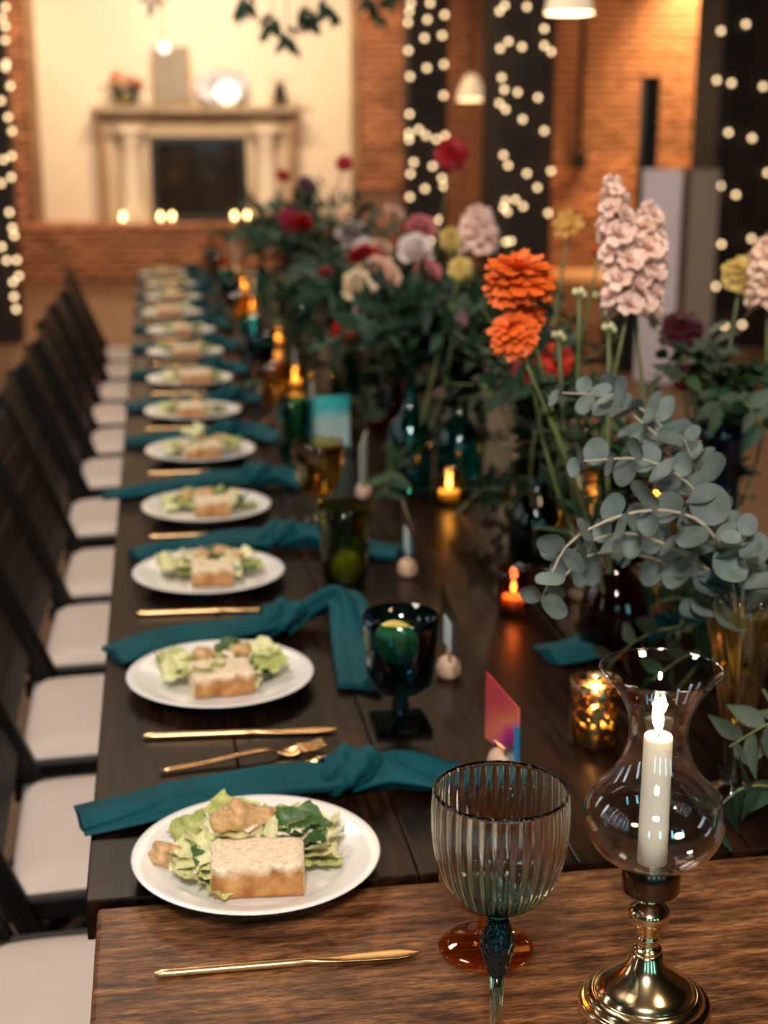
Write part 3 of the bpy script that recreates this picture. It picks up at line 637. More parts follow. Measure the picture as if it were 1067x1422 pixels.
post('dark timber post beside the white facade panels', 3.90, 4.40, 9.8, B3, 'sparse fairy lights on the post beside the white facade panels', 0.0155)
post('dark timber post by the left end of the hearth', -1.35, -0.99, 10.8, B4, 'warm fairy lights on the post behind the row of chairs', 0.0165)

# pendant lamps, conduit, column speaker, facade
def pendant(label, x, y, z, r, h):
    o = thing('pendant_lamp', label, 'lamp', (x, y, 4.2)); zz = z - 4.2
    sh = G().lathe([(r, zz), (r * 0.92, zz + h * 0.35), (r * 0.6, zz + h * 0.75), (0.04, zz + h), (0.03, zz + h), (r * 0.57, zz + h * 0.72), (r * 0.89, zz + h * 0.33), (r * 0.97, zz)], 28).build('shade', M_SHADE, o)
    G().lathe([(0, zz + 0.0)] + [(r * 0.4 * math.sin(PI * t / 8), zz + r * 0.45 - r * 0.4 * math.cos(PI * t / 8)) for t in range(1, 8)] + [(0, zz + r * 0.85)], 14).build('bulb', M_LAMP, sh)
    G().tube([(0, 0, zz + h * 0.9), (0, 0, 0)], 0.006, 6).build('cord', M_WIRE, o)
    light('POINT', 'pendant_glow', (x, y, z - 0.06), None, 14, WARM, 0.05)
pendant('small lit pendant lamp between the two fairy lit posts', 2.615, 12.0, 1.76, 0.115, 0.20)
pendant('wide white pendant lamp hanging over the flowers', 1.995, 7.0, 2.055, 0.115, 0.16)
o = thing('wall_conduit', 'thin dark conduit ending in a switch box on the brick wall', 'conduit', (4.72, 15.98, 0))
G().tube([(0, 0, 1.30), (0, 0, 4.15)], 0.025, 8).build('pipe', M_BLACK, o); G().box((-0.08, -0.04, 1.12), (0.08, 0.04, 1.30)).build('switch_box', M_BLACK, o, smooth=False, bevel=0.01)
o = thing('column_speaker', 'slim black column loudspeaker standing behind the white facade', 'loudspeaker', (3.12, 9.05, 0))
G().box((-0.05, -0.05, 0.9), (0.05, 0.05, 1.845)).build('speaker_column', M_BLACK, o, smooth=False, bevel=0.008)
G().box((-0.2, -0.2, 0.0), (0.2, 0.2, 0.42)).build('subwoofer', M_BLACK, o, smooth=False, bevel=0.015)
G().box((-0.03, -0.03, 0.42), (0.03, 0.03, 0.9)).build('spacer_pole', M_BLACK, o, smooth=False)
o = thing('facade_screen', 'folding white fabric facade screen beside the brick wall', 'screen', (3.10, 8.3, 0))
for a, b, m in (((-0.185, 0.20), (-0.012, 0.0), M_WHITE), ((0.012, 0.0), (0.235, 0.06), M_WHITE_SHADED)):
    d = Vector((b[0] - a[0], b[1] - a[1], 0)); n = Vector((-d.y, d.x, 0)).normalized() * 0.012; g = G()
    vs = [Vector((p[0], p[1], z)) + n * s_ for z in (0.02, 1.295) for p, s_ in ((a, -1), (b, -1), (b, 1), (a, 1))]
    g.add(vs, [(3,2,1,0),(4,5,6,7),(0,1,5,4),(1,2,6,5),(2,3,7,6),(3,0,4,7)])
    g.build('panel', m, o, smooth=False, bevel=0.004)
G().box((-0.012, -0.012, 0.0), (0.03, 0.02, 1.30)).build('hinge_post', M_PLASTER, o, smooth=False)

# ------------------------------------------------------------------ tables
XL, XR = -0.095, 1.105
t = thing('banquet_table', 'long dark walnut plank table running to the fireplace', 'table', (0.505, 4.72, 0))
y0, y1 = 1.335, 8.10; npl = 7; wpl = (XR - XL) / npl
for k in range(npl):
    a = XL + k * wpl; g = G().box((a + 0.0004, y0, TZ - 0.045), (a + wpl - 0.0004, y1, TZ)); o = g.build('plank', M_TABLE, t, smooth=False, bevel=0.0018); o.location = (-0.505, -4.72, 0)
G().box((XL + 0.08 - 0.505, y0 + 0.1 - 4.72, TZ - 0.13), (XR - 0.08 - 0.505, y1 - 0.1 - 4.72, TZ - 0.045)).build('apron', M_EDGE, t, smooth=False)
for x in (XL + 0.33, XR - 0.33):
    for y in (y0 + 0.18, 3.6, 5.85, y1 - 0.18):
        G().box((x - 0.045 - 0.505, y - 0.045 - 4.72, 0), (x + 0.045 - 0.505, y + 0.045 - 4.72, TZ - 0.13)).build('leg', M_TABLE, t, smooth=False, bevel=0.006)
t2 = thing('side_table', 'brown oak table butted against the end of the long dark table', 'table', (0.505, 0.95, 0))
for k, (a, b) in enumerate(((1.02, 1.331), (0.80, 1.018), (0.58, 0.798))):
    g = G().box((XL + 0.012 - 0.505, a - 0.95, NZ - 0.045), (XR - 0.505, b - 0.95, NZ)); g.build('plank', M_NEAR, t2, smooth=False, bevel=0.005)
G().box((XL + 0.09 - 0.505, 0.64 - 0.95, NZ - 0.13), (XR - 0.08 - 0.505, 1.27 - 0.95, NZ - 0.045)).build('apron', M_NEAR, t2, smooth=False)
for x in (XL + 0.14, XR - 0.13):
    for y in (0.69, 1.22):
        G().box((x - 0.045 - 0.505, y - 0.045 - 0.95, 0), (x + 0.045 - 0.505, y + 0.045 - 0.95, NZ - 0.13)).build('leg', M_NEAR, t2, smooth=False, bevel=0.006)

# ------------------------------------------------------------------ chairs
def make_chair():
    o = thing('folding_chair', '', 'chair', (0, 0, 0), 0, 'folding chairs along the table')
    sl = 0.42; hw = 0.208
    def lx(z): return (0.45 - z) * sl          # line of the long post: x at height z
    for s in (-1, 1):
        G().beam((lx(0.0), s * hw, 0), (lx(0.845), s * hw, 0.845), 0.036, 0.022).build('post', M_CHAIR, o, smooth=False, bevel=0.006)
        G().beam((0.33, s * (hw - 0.026), 0.425), (-0.10, s * (hw - 0.026), 0), 0.032, 0.02).build('rear_leg', M_CHAIR, o, smooth=False, bevel=0.005)
        G().beam((-0.03, s * (hw - 0.012), 0.435), (0.385, s * (hw - 0.012), 0.445), 0.035, 0.022).build('seat_rail', M_CHAIR, o, smooth=False, bevel=0.005)
    for k, z in enumerate((0.805, 0.735, 0.668, 0.601, 0.534)):
        G().beam((lx(z), -hw, z), (lx(z), hw, z), 0.016, 0.075 if k == 0 else 0.066, side=Vector((-sl, 0, 1))).build('top_rail' if k == 0 else 'slat', M_CHAIR, o, smooth=False, bevel=0.005)
    G().tube([(lx(0.16), -hw, 0.16), (lx(0.16), hw, 0.16)], 0.01, 8).build('stretcher', M_CHAIR, o)
    G().tube([(-0.03, -hw + 0.03, 0.07), (-0.03, hw - 0.03, 0.07)], 0.01, 8).build('stretcher', M_CHAIR, o)
    g = G()
    def cush(u, v):
        x = -0.012 + u * 0.40; y = -0.187 + v * 0.374; e = (1 - abs(2*u-1)**6) * (1 - abs(2*v-1)**6)
        return Vector((x, y, 0.45 + 0.026 * e ** 0.5))
    g.grid(cush, 17, 17); g.add([(-0.012, -0.187, 0.43), (0.388, -0.187, 0.43), (0.388, 0.187, 0.43), (-0.012, 0.187, 0.43)], [(3, 2, 1, 0)])
    g.box((-0.012, -0.187, 0.43), (0.388, 0.187, 0.4505)); g.build('seat_cushion', M_SEAT, o)
    return o
CY = [1.60, 2.10, 2.57, 3.03, 3.49, 4.02, 4.57, 5.07, 5.58, 6.10, 6.64, 7.16]
c0 = make_chair(); chairs = [c0] + [dup(c0) for _ in CY[1:]]
for i, (c, y) in enumerate(zip(chairs, CY)):
    c.location = (-0.245 + 0.012 * math.sin(i * 2.1), y, 0); c.rotation_euler = (0, 0, R_(1.5 * math.sin(i * 1.3)))
    c['label'] = 'black folding chair with ivory padded seat, %s in the row counted from the fireplace' % ORD[11 - i]

# ------------------------------------------------------------------ tableware
def plate_data():
    return G().lathe([(0, 0), (0.074, 0), (0.076, 0.004), (0.092, 0.007), (0.118, 0.0165), (0.129, 0.0215), (0.130, 0.0225), (0.1285, 0.0235), (0.116, 0.0195), (0.092, 0.0105), (0.086, 0.0085), (0, 0.0075)], 72).data('plate', M_PLATE)
PLATE = plate_data()
def bread_data(w, d, h, seed):
    random.seed(seed); g = G(); n = 9
    # a block with soft uneven edges; top and sides carry different materials
    bm = bmesh.new(); bmesh.ops.create_cube(bm, size=1); bmesh.ops.subdivide_edges(bm, edges=bm.edges[:], cuts=9, use_grid_fill=True)
    for v in bm.verts:
        c = v.co * 2; k = max(abs(c.x), abs(c.y), abs(c.z)); 
        r = Vector((c.x, c.y, c.z)); p8 = (abs(c.x)**18 + abs(c.y)**18 + abs(c.z)**18) ** (1/18)
        r = r / max(p8, 1e-6) * k
        v.co = Vector((r.x * w/2, r.y * d/2, (r.z + 1) * h/2)); v.co += noise.noise_vector(v.co * 60 + Vector((seed * 7, 0, 0))) * 0.0022
    me = bpy.data.meshes.new('bread_slice'); me.materials.append(bread_mat(h))
    for f in bm.faces:
        f.smooth = True
        f.material_index = 0
    bm.to_mesh(me); bm.free(); return me
BREAD = [bread_data(0.094, 0.062, 0.036, 1), bread_data(0.085, 0.066, 0.032, 2), bread_data(0.072, 0.055, 0.032, 3)]
def crouton_data(seed, s=0.028):
    bm = bmesh.new(); bmesh.ops.create_cube(bm, size=1); bmesh.ops.subdivide_edges(bm, edges=bm.edges[:], cuts=3, use_grid_fill=True)
    for v in bm.verts:
        c = v.co * 2; p = (abs(c.x)**5 + abs(c.y)**5 + abs(c.z)**5) ** 0.2; v.co = c / p * max(abs(c.x), abs(c.y), abs(c.z)) * s / 2
        v.co.z *= 0.85; v.co += noise.noise_vector(v.co * 70 + Vector((seed * 3, 1, 2))) * 0.004
    me = bpy.data.meshes.new('crouton'); me.materials.append(M_CROUT)
    for f in bm.faces: f.smooth = True
    bm.to_mesh(me); bm.free(); return me
CROUT = [crouton_data(k) for k in range(3)]
def lettuce_data(mat, seed, rib=True):
    g = G(); ph = seed * 2.3
    def fn(u, v):
        x = (v - 0.5) * (0.50 + 0.5 * math.sin(PI * min(u * 0.75 + 0.12, 1))) * 1.05; e = abs(v - 0.5) * 2
        z = 0.16 * e * e + 0.055 * e * math.sin(u * 11 + ph + v * 3) + 0.07 * math.sin(u * 3.2 + ph) + 0.03 * math.sin(v * 8 + ph)
        p = Vector((x, u * (1 - 0.08 * e), z)); return p + noise.noise_vector(p * 4.5 + Vector((seed * 3.1, 0, 0))) * 0.13
    g.grid(fn, 14, 11); return g.data('lettuce_leaf', mat)
LET = [lettuce_data(M_LET[i % 3 if i < 6 else 0], i) for i in range(7)]
LPALE = [LET[0], LET[3], LET[6]]; LMID = [LET[1], LET[4]]; LDARK = [LET[2], LET[5]]
CHEESE = G().grid(lambda u, v: Vector(((u - .5), (v - .5) * 0.7, 0.06 * math.sin(u * 5) + 0.05 * math.sin(v * 7))), 5, 5).data('cheese_shaving', M_CHEESE)
PLATES = [(0.081, 1.372), (0.068, 1.896), (0.071, 2.385), (0.084, 2.84), (0.090, 3.373), (0.086, 3.880), (0.092, 4.41), (0.091, 4.974), (0.088, 5.536), (0.062, 6.10), (0.076, 6.70), (0.078, 7.26), (0.045, 7.86)]
def salad(i, x, y):
    random.seed(40 + i); nm = '%s plate from the candlestick' % ORD[i]; z = TZ + 0.009
    def put(name, me, px, py, pz, rot, s, label, cat, grp):
        o = obj(name, me); o.location = (x + px, y + py, z + pz); o.rotation_euler = rot
        o.scale = s if hasattr(s, '__len__') else (s, s, s); tag(o, label, cat, grp); return o
    far = i > 7
    # bread
    bi, bx, by, br = [(0, -0.002, -0.046, -0.06), (1, 0.0, -0.030, 0.1), (2, 0.006, -0.03, -0.05), (2, 0.012, -0.028, 0.05)][i] if i < 4 else (i % 3, random.uniform(-0.01, 0.02), random.uniform(-0.035, -0.015), random.uniform(-0.2, 0.2))
    put('bread_slice', BREAD[bi], bx, by, 0.001, (0, 0, br), 1, 'thick slice of crusty white bread on the ' + nm, 'bread', 'bread slices')
    lg = 'romaine leaf in the salad on the ' + nm
    if i == 0:
        spec = [(LPALE, -0.062, -0.020, 0.02, 0.5, 0.055), (LPALE, -0.050, -0.045, 0.012, 1.0, 0.06), (LPALE, -0.066, -0.034, 0.016, -0.6, 0.045), (LMID, -0.040, -0.055, 0.006, 0.4, 0.05), (LDARK, -0.045, -0.022, 0.014, 0.2, 0.05),
                (LMID, -0.058, 0.045, 0.01, -0.9, 0.06), (LDARK, -0.030, 0.055, 0.012, -0.7, 0.055), (LMID, -0.020, 0.062, 0.022, -0.4, 0.06), (LPALE, -0.030, 0.010, 0.018, 1.3, 0.065),
                (LDARK, 0.045, 0.010, 0.026, -1.5, 0.075), (LDARK, 0.052, 0.012, 0.028, -1.2, 0.04), (LMID, 0.050, 0.055, 0.012, -0.9, 0.07), (LPALE, 0.062, 0.035, 0.012, -1.4, 0.06), (LMID, 0.030, 0.050, 0.014, -0.2, 0.055),
                (LPALE, 0.062, -0.010, 0.008, -1.9, 0.06), (LMID, 0.066, -0.028, 0.006, -2.2, 0.05), (LPALE, 0.052, -0.020, 0.016, -1.4, 0.05), (LPALE, 0.0, 0.02, 0.02, 0.3, 0.06),
                (LPALE, -0.075, -0.005, 0.012, 0.9, 0.045), (LPALE, -0.055, 0.012, 0.020, 0.1, 0.05), (LPALE, 0.078, 0.005, 0.012, -1.0, 0.045), (LPALE, 0.072, 0.055, 0.014, -0.5, 0.05), (LMID, 0.022, 0.066, 0.012, 0.3, 0.05), (LPALE, -0.042, 0.038, 0.014, 0.9, 0.05), (LPALE, 0.035, 0.03, 0.022, 1.9, 0.05)]
    else:
        spec = []
        for k in range(9 if far else 14):
            q = k * 2.4; rr = 0.03 + 0.045 * math.sqrt((k + 0.5) / 14)
            pool = [LPALE, LMID, LPALE, LMID, LPALE, LDARK][k % 6]
            spec.append((pool, rr * math.cos(q) * 1.05, 0.012 + rr * math.sin(q) * 0.7, 0.008 + 0.014 * random.random(), q - PI / 2 + random.uniform(-0.6, 0.6), random.uniform(0.045, 0.068)))
        if i == 4: spec.append((LPALE, -0.02, 0.0, 0.05, 0.2, 0.06))
    for pool, px, py, pz, rz, s in spec:
        rx = random.uniform(-0.05, 0.28)
        d = Vector((math.cos(rz + PI/2), math.sin(rz + PI/2), 0)) * s * 0.5
        put('lettuce_leaf', random.choice(pool), px - d.x, py - d.y, pz, (rx, random.uniform(-0.3, 0.3), rz), (s * 0.92, s * 0.92, s * 0.85), ('pale ' if pool is LPALE else 'dark green ' if pool is LDARK else 'mid green ') + lg, 'lettuce', 'salad leaves on plate %s' % ORD[i])
    cs = [(0, -0.012, 0.036, 0.036, 0.4, 1.15), (1, -0.030, 0.032, 0.034, 1.2, 1.0), (2, -0.092, 0.008, 0.012, 0.3, 1.0), (1, 0.012, 0.042, 0.030, 0.9, 1.0)] if i == 0 else [(k % 3, random.uniform(-0.05, 0.05), random.uniform(0.0, 0.055), 0.032, random.uniform(0, 3), 0.8) for k in range(2 if far else 3)]
    for k, px, py, pz, rz, s in cs:
        put('crouton', CROUT[k], px, py, pz, (0.3 * math.sin(k * 5 + i), 0.4, rz), (s * 1.25, s, s), 'toasted golden crouton on the ' + nm, 'crouton', 'croutons on plate %s' % ORD[i])
    for k in range(6 if i == 0 else (0 if far else 3)):
        put('cheese_shaving', CHEESE, random.uniform(-0.06, 0.07), random.uniform(-0.01, 0.05), 0.03, (random.uniform(-0.3, 0.3), random.uniform(-0.3, 0.3), random.uniform(0, 6)), random.uniform(0.012, 0.022), 'pale shaving of cheese on the ' + nm, 'cheese', 'cheese shavings on plate %s' % ORD[i])
for i, (x, y) in enumerate(PLATES):
    o = obj('plate', PLATE); o.location = (x, y, TZ + 0.0003)
    tag(o, 'round white china plate of salad, %s plate counted from the candlestick' % ORD[i], 'plate', 'white salad plates'); salad(i, x, y)

# cutlery
def knife_data():
    g = G(); L_ = 0.248
    def fn(u, v):
        q = v * 2 * PI; x = u * L_
        if u < 0.56: w_ = 0.0042 - 0.0004 * u; h_ = 0.0036
        else:
            k = (u - 0.56) / 0.44; w_ = 0.0034 + 0.0062 * math.sin(min(k * 1.15, 1) * PI / 2 if k < 0.75 else PI / 2) ; h_ = 0.0036 - 0.003 * min(1, k * 3)
            if k > 0.75: w_ *= math.sqrt(max(0.0, 1 - ((k - 0.75) / 0.25) ** 2)) * 0.98 + 0.02
        if u < 0.02: w_ *= 0.6; h_ *= 0.6
        return Vector((x, w_ * math.cos(q) * (1 if math.cos(q) > 0 or u < 0.56 else 0.8), 0.0040 + h_ * math.sin(q)))
    g.grid(fn, 40, 12, closed_v=True); g.add([fn(0, j / 12) for j in range(12)], [tuple(range(12))]); return g.data('knife', M_GOLD)
def fork(parent=None):
    o = thing('fork', '', 'fork')
    path = [(0, 0, 0.004), (0.05, 0, 0.005), (0.11, 0, 0.010), (0.135, 0, 0.010), (0.150, 0, 0.006)]
    G().tube(smooth_path(path, 18), [0.0042 - 0.0016 * i / 17 for i in range(18)], 8, flat=0.7).build('handle', M_GOLD, o)
    def pal(u, v): return Vector((0.147 + u * 0.03, (v - 0.5) * (0.006 + 0.018 * math.sin(min(1, u * 1.3) * PI / 2)), 0.006 - 0.004 * math.sin(u * PI) + 0.002 * abs(v - .5)))
    fh = G().grid(pal, 8, 6).build('fork_head', M_GOLD, o, solid=0.0018)
    for k in range(4):
        yy = (-0.5 + k / 3) * 0.0205
        G().tube(smooth_path([(0.175, yy, 0.006), (0.195, yy, 0.006), (0.212, yy * 0.95, 0.011)], 6), [0.0017, 0.0017, 0.0016, 0.0015, 0.0013, 0.0008], 6, flat=0.8).build('tine', M_GOLD, fh)
    return o
KN = knife_data(); F0 = fork(); first = True
KNV = {0: (-0.026, 1.195, -0.5, NZ), 1: (-0.038, 1.730, -3.5, TZ), 2: (-0.051, 2.222, -2.0, TZ)}
for i, (x, y) in enumerate(PLATES):
    kx, ky, ka, kz = KNV.get(i, (x - 0.115 + 0.01 * math.sin(i), y - 0.165, 2 * math.sin(i * 3), TZ))
    o = obj('knife', KN); o.location = (kx, ky, kz + 0.0005); o.rotation_euler = (0, 0, R_(ka))
    tag(o, 'slim gold table knife beside the %s plate counted from the candlestick' % ORD[i], 'knife', 'gold knives')
    if i < 9:
        for k in range(2):
            f_ = F0 if first else dup(F0); first = False
            if i == 0: f_.location = ((-0.018, 1.622, TZ + 0.0005), (0.004, 1.574, TZ + 0.0005))[k]; f_.rotation_euler = (0, 0, R_((12, 14)[k]))
            else: f_.location = (x - 0.105 + 0.012 * k, y + 0.205 + k * 0.030, TZ + 0.0005); f_.rotation_euler = (0, 0, R_(3))
            f_['label'] = 'gold fork half under the napkin beyond the %s plate from the candlestick' % ORD[i]; f_['group'] = 'gold forks'

# napkins
def napkin(kx, ky, tail_end, loose, label, seed, full=True):
    """tail_end and loose are paths in world x,y,z away from the knot"""
    random.seed(seed); o = thing('napkin', label, 'napkin', (kx, ky, TZ + 0.001), 0, 'teal knotted napkins'); b = Vector((kx, ky, TZ + 0.001)); ph = random.uniform(0, 6)
    def sweep(pts, wid, hei, folds, amp, n=26, m=28):
        path = smooth_path([Vector(p) - b for p in pts], n); g = G()
        def fn(u, v):
            i = min(int(round(u * (n - 1))), n - 1); p = path[i]; t = (path[min(i+1, n-1)] - path[max(i-1, 0)]); t.z *= 0.3; t.normalize(); sd = Vector((-t.y, t.x, 0)).normalized(); up = Vector((0, 0, 1))
            q = v * 2 * PI; w_ = wid(u); h_ = hei(u)
            rip = 1 + amp * math.sin(folds * q + ph + 3 * u) + amp * 0.6 * math.sin((folds + 2) * q - 2 * ph + 5 * u)
            c, s_ = math.cos(q), math.sin(q); c = math.copysign(abs(c) ** 0.8, c)
            zz = max(s_ * h_ * rip, -h_ * 0.9)
            return p + sd * c * w_ * rip + up * (zz + h_ * 0.9 + 0.004 * math.sin(7 * u + c * 4 + ph) * s_)
        g.grid(fn, n, m, closed_v=True)
        for i_, rev in ((0, False), (n - 1, True)):
            ring = [g.v[i_ * m + j] for j in range(m)]; cc = sum((Vector(r) for r in ring), Vector()) / m
            g.add(ring + [cc], [((j + 1) % m, j, m) if rev else (j, (j + 1) % m, m) for j in range(m)])
        return g
    sweep(tail_end, lambda u: 0.020 + 0.016 * u + 0.004 * math.sin(u * 9 + ph), lambda u: 0.016 - 0.009 * u, 3, 0.15).build('folded_tail', M_TEAL, o)
    sweep(loose, lambda u: 0.017 + 0.020 * u, lambda u: 0.016 + 0.003 * math.sin(u * 5) - 0.005 * u, 4, 0.26).build('loose_end', M_TEAL, o)
    # second fold of the tail lying on the first
    t2 = [Vector(p) + Vector((0.02 if k else 0, -0.013, 0.002)) for k, p in enumerate(tail_end[:-1])] + [Vector(tail_end[-1]).lerp(Vector(tail_end[-2]), 0.35) + Vector((0, -0.006, 0))]
    sweep(t2, lambda u: 0.016 + 0.006 * u, lambda u: 0.014 - 0.008 * u, 2, 0.12, 18, 20).build('inner_fold', M_TEAL, o)
    g = G(); nk = 30
    def knot(u, v):
        q = v * 2 * PI; a = (u - 0.5) * 2; rr = 0.031 * math.sqrt(max(0.0, 1 - (abs(a) ** 2.6) * 0.72)) * (1 + 0.13 * math.sin(2 * q + 6 * a + ph) + 0.07 * math.sin(5 * q - 9 * a))
        return Vector((a * 0.034 + 0.012 * math.sin(q), math.cos(q) * rr * 0.95, max(0.0015, 0.027 + math.sin(q) * rr * 0.86)))
    g.grid(knot, 18, nk, closed_v=True); g.build('knot', M_TEAL, o)
    return o
Z = TZ + 0.001
def nap_lab(i): return 'teal linen napkin tied in a knot beyond the %s plate from the candlestick' % ORD[i]
napkin(0.195, 1.540, [(0.19, 1.540, Z + 0.004), (0.10, 1.540, Z + 0.006), (-0.0, 1.528, Z + 0.004), (-0.108, 1.505, Z - 0.002)], [(0.20, 1.540, Z), (0.255, 1.552, Z + 0.004), (0.335, 1.540, Z)], nap_lab(0), 1)
napkin(0.165, 2.10, [(0.16, 2.10, Z + 0.005), (0.08, 2.085, Z + 0.004), (-0.02, 2.06, Z + 0.002), (-0.085, 2.03, Z)], [(0.175, 2.10, Z), (0.215, 2.13, Z + 0.012), (0.27, 2.10, Z + 0.035), (0.272, 2.0, Z + 0.004), (0.268, 1.85, Z)], nap_lab(1), 2)
napkin(0.20, 2.57, [(0.19, 2.57, Z + 0.005), (0.10, 2.58, Z + 0.004), (0.0, 2.57, Z + 0.002), (-0.06, 2.545, Z)], [(0.21, 2.57, Z), (0.27, 2.56, Z + 0.01), (0.33, 2.52, Z), (0.42, 2.49, Z)], nap_lab(2), 3)
napkin(0.19, 3.06, [(0.18, 3.06, Z + 0.005), (0.08, 3.06, Z + 0.006), (-0.04, 3.03, Z + 0.002), (-0.125, 3.00, Z)], [(0.20, 3.06, Z), (0.25, 3.06, Z + 0.008), (0.31, 3.03, Z)], nap_lab(3), 4)
for i in range(4, 13):
    x, y = PLATES[i]; s_ = math.sin(i * 2.7)
    napkin(0.17 + 0.02 * s_, y + 0.185, [(0.165, y + 0.185, Z + 0.005), (0.07, y + 0.18, Z + 0.004), (-0.03, y + 0.17 - 0.02 * s_, Z), (-0.09, y + 0.155 - 0.03 * s_, Z)], [(0.18, y + 0.185, Z), (0.23, y + 0.20, Z + 0.006), (0.29, y + 0.17 + 0.03 * s_, Z)], nap_lab(i), 10 + i)
napkin(0.83, 2.02, [(0.82, 2.02, Z + 0.005), (0.74, 2.0, Z + 0.006), (0.64, 1.955, Z + 0.003), (0.545, 1.93, Z)], [(0.84, 2.02, Z), (0.9, 2.03, Z + 0.004), (0.96, 2.0, Z)], 'teal linen napkin of the opposite setting, under the eucalyptus', 31)

# ------------------------------------------------------------------ glassware
def shell(profile_out, th):
    """closed glass wall from an outer profile: outer up, inner down"""
    inner = [(max(r - th, 0.0005), z + (th if k == 0 else 0)) for k, (r, z) in enumerate(profile_out)]
    return profile_out + inner[::-1]
# ribbed ombre goblet
gx, gy = 0.2585, 1.035
o = thing('ribbed_goblet', 'ribbed clear wine goblet fading to teal with a dark teal knop', 'goblet', (gx, gy, NZ + 0.0003))
prof = [(0.0, 0.137), (0.010, 0.1375), (0.024, 0.143), (0.037, 0.153), (0.047, 0.169), (0.0530, 0.190), (0.0555, 0.212), (0.0555, 0.230), (0.0545, 0.2445)]
def densify(p, k):
    q = smooth_path([Vector((a, 0, b)) for a, b in p], k); return [(max(v.x, 0), v.z) for v in q]
op = densify(prof, 26); op[0] = (0, op[0][1])
ip = [(max(r - 0.0022, 0), z + 0.0035 * (1 - k / 25) + 0.0003) for k, (r, z) in enumerate(op)]; ip[0] = (0, ip[0][1])
ip = [(r, z) for r, z in ip if z > ip[0][1] - 1e-9]
full = op + [(op[-1][0] - 0.0011, op[-1][1] + 0.0009)] + ip[::-1]
nout = len(op)
def gob_rib(q, z, i):
    if i >= nout + 1: return 1 + 0.010 * math.cos(34 * q) * min(1, max(0, (z - 0.15) / 0.02))
    return 1 + 0.020 * (abs(math.sin(17 * q)) - 0.5) * min(1, max(0, (z - 0.138) / 0.02))
G().lathe(full, 34 * 8, rib=gob_rib).build('bowl', M_GOBLET, o)
G().lathe([(0, 0.1375), (0.011, 0.1370), (0.009, 0.133), (0.0075, 0.1285), (0, 0.128)], 24).build('bowl_collar', M_GOBLET, o)
def kn_rib(q, z, i): return 1 + 0.035 * math.cos(10 * q + 420 * z) + 0.035 * math.cos(10 * q - 420 * z)
G().lathe([(0, 0.1285)] + densify([(0.0085, 0.1283), (0.0105, 0.122), (0.0135, 0.111), (0.0142, 0.104), (0.0115, 0.092), (0.0085, 0.080), (0.0065, 0.0765)], 40) + [(0, 0.076)], 90, rib=kn_rib).build('knop', M_KNOB, o)
G().lathe([(0, 0.0765), (0.0058, 0.076), (0.0056, 0.04), (0.0058, 0.016), (0.009, 0.009), (0.022, 0.0058), (0.040, 0.0035), (0.0425, 0.0018), (0.0415, 0.0), (0, 0.0)], 48).build('stem_and_foot', M_STEMG, o)
# amber low wine glass behind it
o = thing('amber_wine_glass', 'low stemmed amber wine glass behind the ribbed goblet', 'glass', (0.287, 1.197, NZ + 0.0003))
am = [(0, 0.0), (0.042, 0.0), (0.0455, 0.002), (0.0450, 0.005), (0.036, 0.0075), (0.018, 0.013), (0.009, 0.021), (0.007, 0.031), (0.009, 0.040), (0.022, 0.046), (0.036, 0.057), (0.046, 0.076), (0.050, 0.10), (0.049, 0.125), (0.045, 0.150),
      (0.0435, 0.150), (0.0475, 0.125), (0.0485, 0.10), (0.0445, 0.077), (0.0345, 0.0585), (0.021, 0.048), (0, 0.044)]
G().lathe(am, 64).build('glass_body', M_AMBG, o)
# blue goblet with lemon
def goblet_body(name, loc, prof, mat, label, cat='glass', segs=48, rib=None, group=None):
    o = thing(name, label, cat, loc, 0, group); G().lathe(prof, segs, rib=rib).build('glass_body', mat, o); return o
def hob(q, z, i): return 1 + (0.022 * math.cos(16 * q + (PI if int(z * 90) % 2 else 0)) if z > 0.055 else 0)
def hob2(q, z, i): return 1 + 0.022 * math.cos(14 * q + (PI if int(z * 80) % 2 else 0))
BG = [(0, 0.004), (0.012, 0.016), (0.010, 0.024), (0.013, 0.030), (0.010, 0.037), (0.012, 0.044), (0.030, 0.052), (0.040, 0.062), (0.0425, 0.075), (0.044, 0.09), (0.0455, 0.105), (0.047, 0.12), (0.0485, 0.14), (0.050, 0.153), (0.048, 0.153), (0.0445, 0.12), (0.041, 0.085), (0.036, 0.064), (0, 0.056)]
def slice_disc(name, label, cat, loc, rot, r, mat, rind):
    o = thing(name, label, cat, loc); o.rotation_euler = rot
    G().lathe([(0, -0.0025), (r * 0.86, -0.0025), (r * 0.86, 0.0025), (0, 0.0025)], 24).build('pulp', mat, o); G().lathe([(r * 0.86, -0.003), (r, -0.0028), (r, 0.0028), (r * 0.86, 0.003)], 24).build('rind', rind, o)
    return o
M_RIND = pm('lemon_rind', (0.80, 0.62, 0.16), 0.4); M_LRIND = pm('lime_rind', (0.20, 0.26, 0.03), 0.4)
def blue_goblet(x, y, label, lemon=True):
    o = goblet_body('blue_goblet', (x, y, TZ + 0.0003), BG, M_BLUEG, label, 'goblet', 64, hob, 'ink blue goblets')
    G().box((-0.037, -0.037, 0), (0.037, 0.037, 0.009)).build('square_foot', M_BLUEG, o, smooth=False, bevel=0.003)
    G().lathe([(0, 0.058), (0.034, 0.066), (0.039, 0.085), (0.0425, 0.125), (0, 0.125)], 32).build('water', M_WATER, o)
    if lemon: slice_disc('lemon_slice', 'slice of lemon floating in the ink blue goblet', 'lemon', (x - 0.006, y - 0.002, TZ + 0.116), (R_(48), R_(14), 0), 0.030, M_LEMON, M_RIND)
    return o
blue_goblet(0.293, 1.722, 'ink blue pressed glass goblet on a square foot beside the second plate')
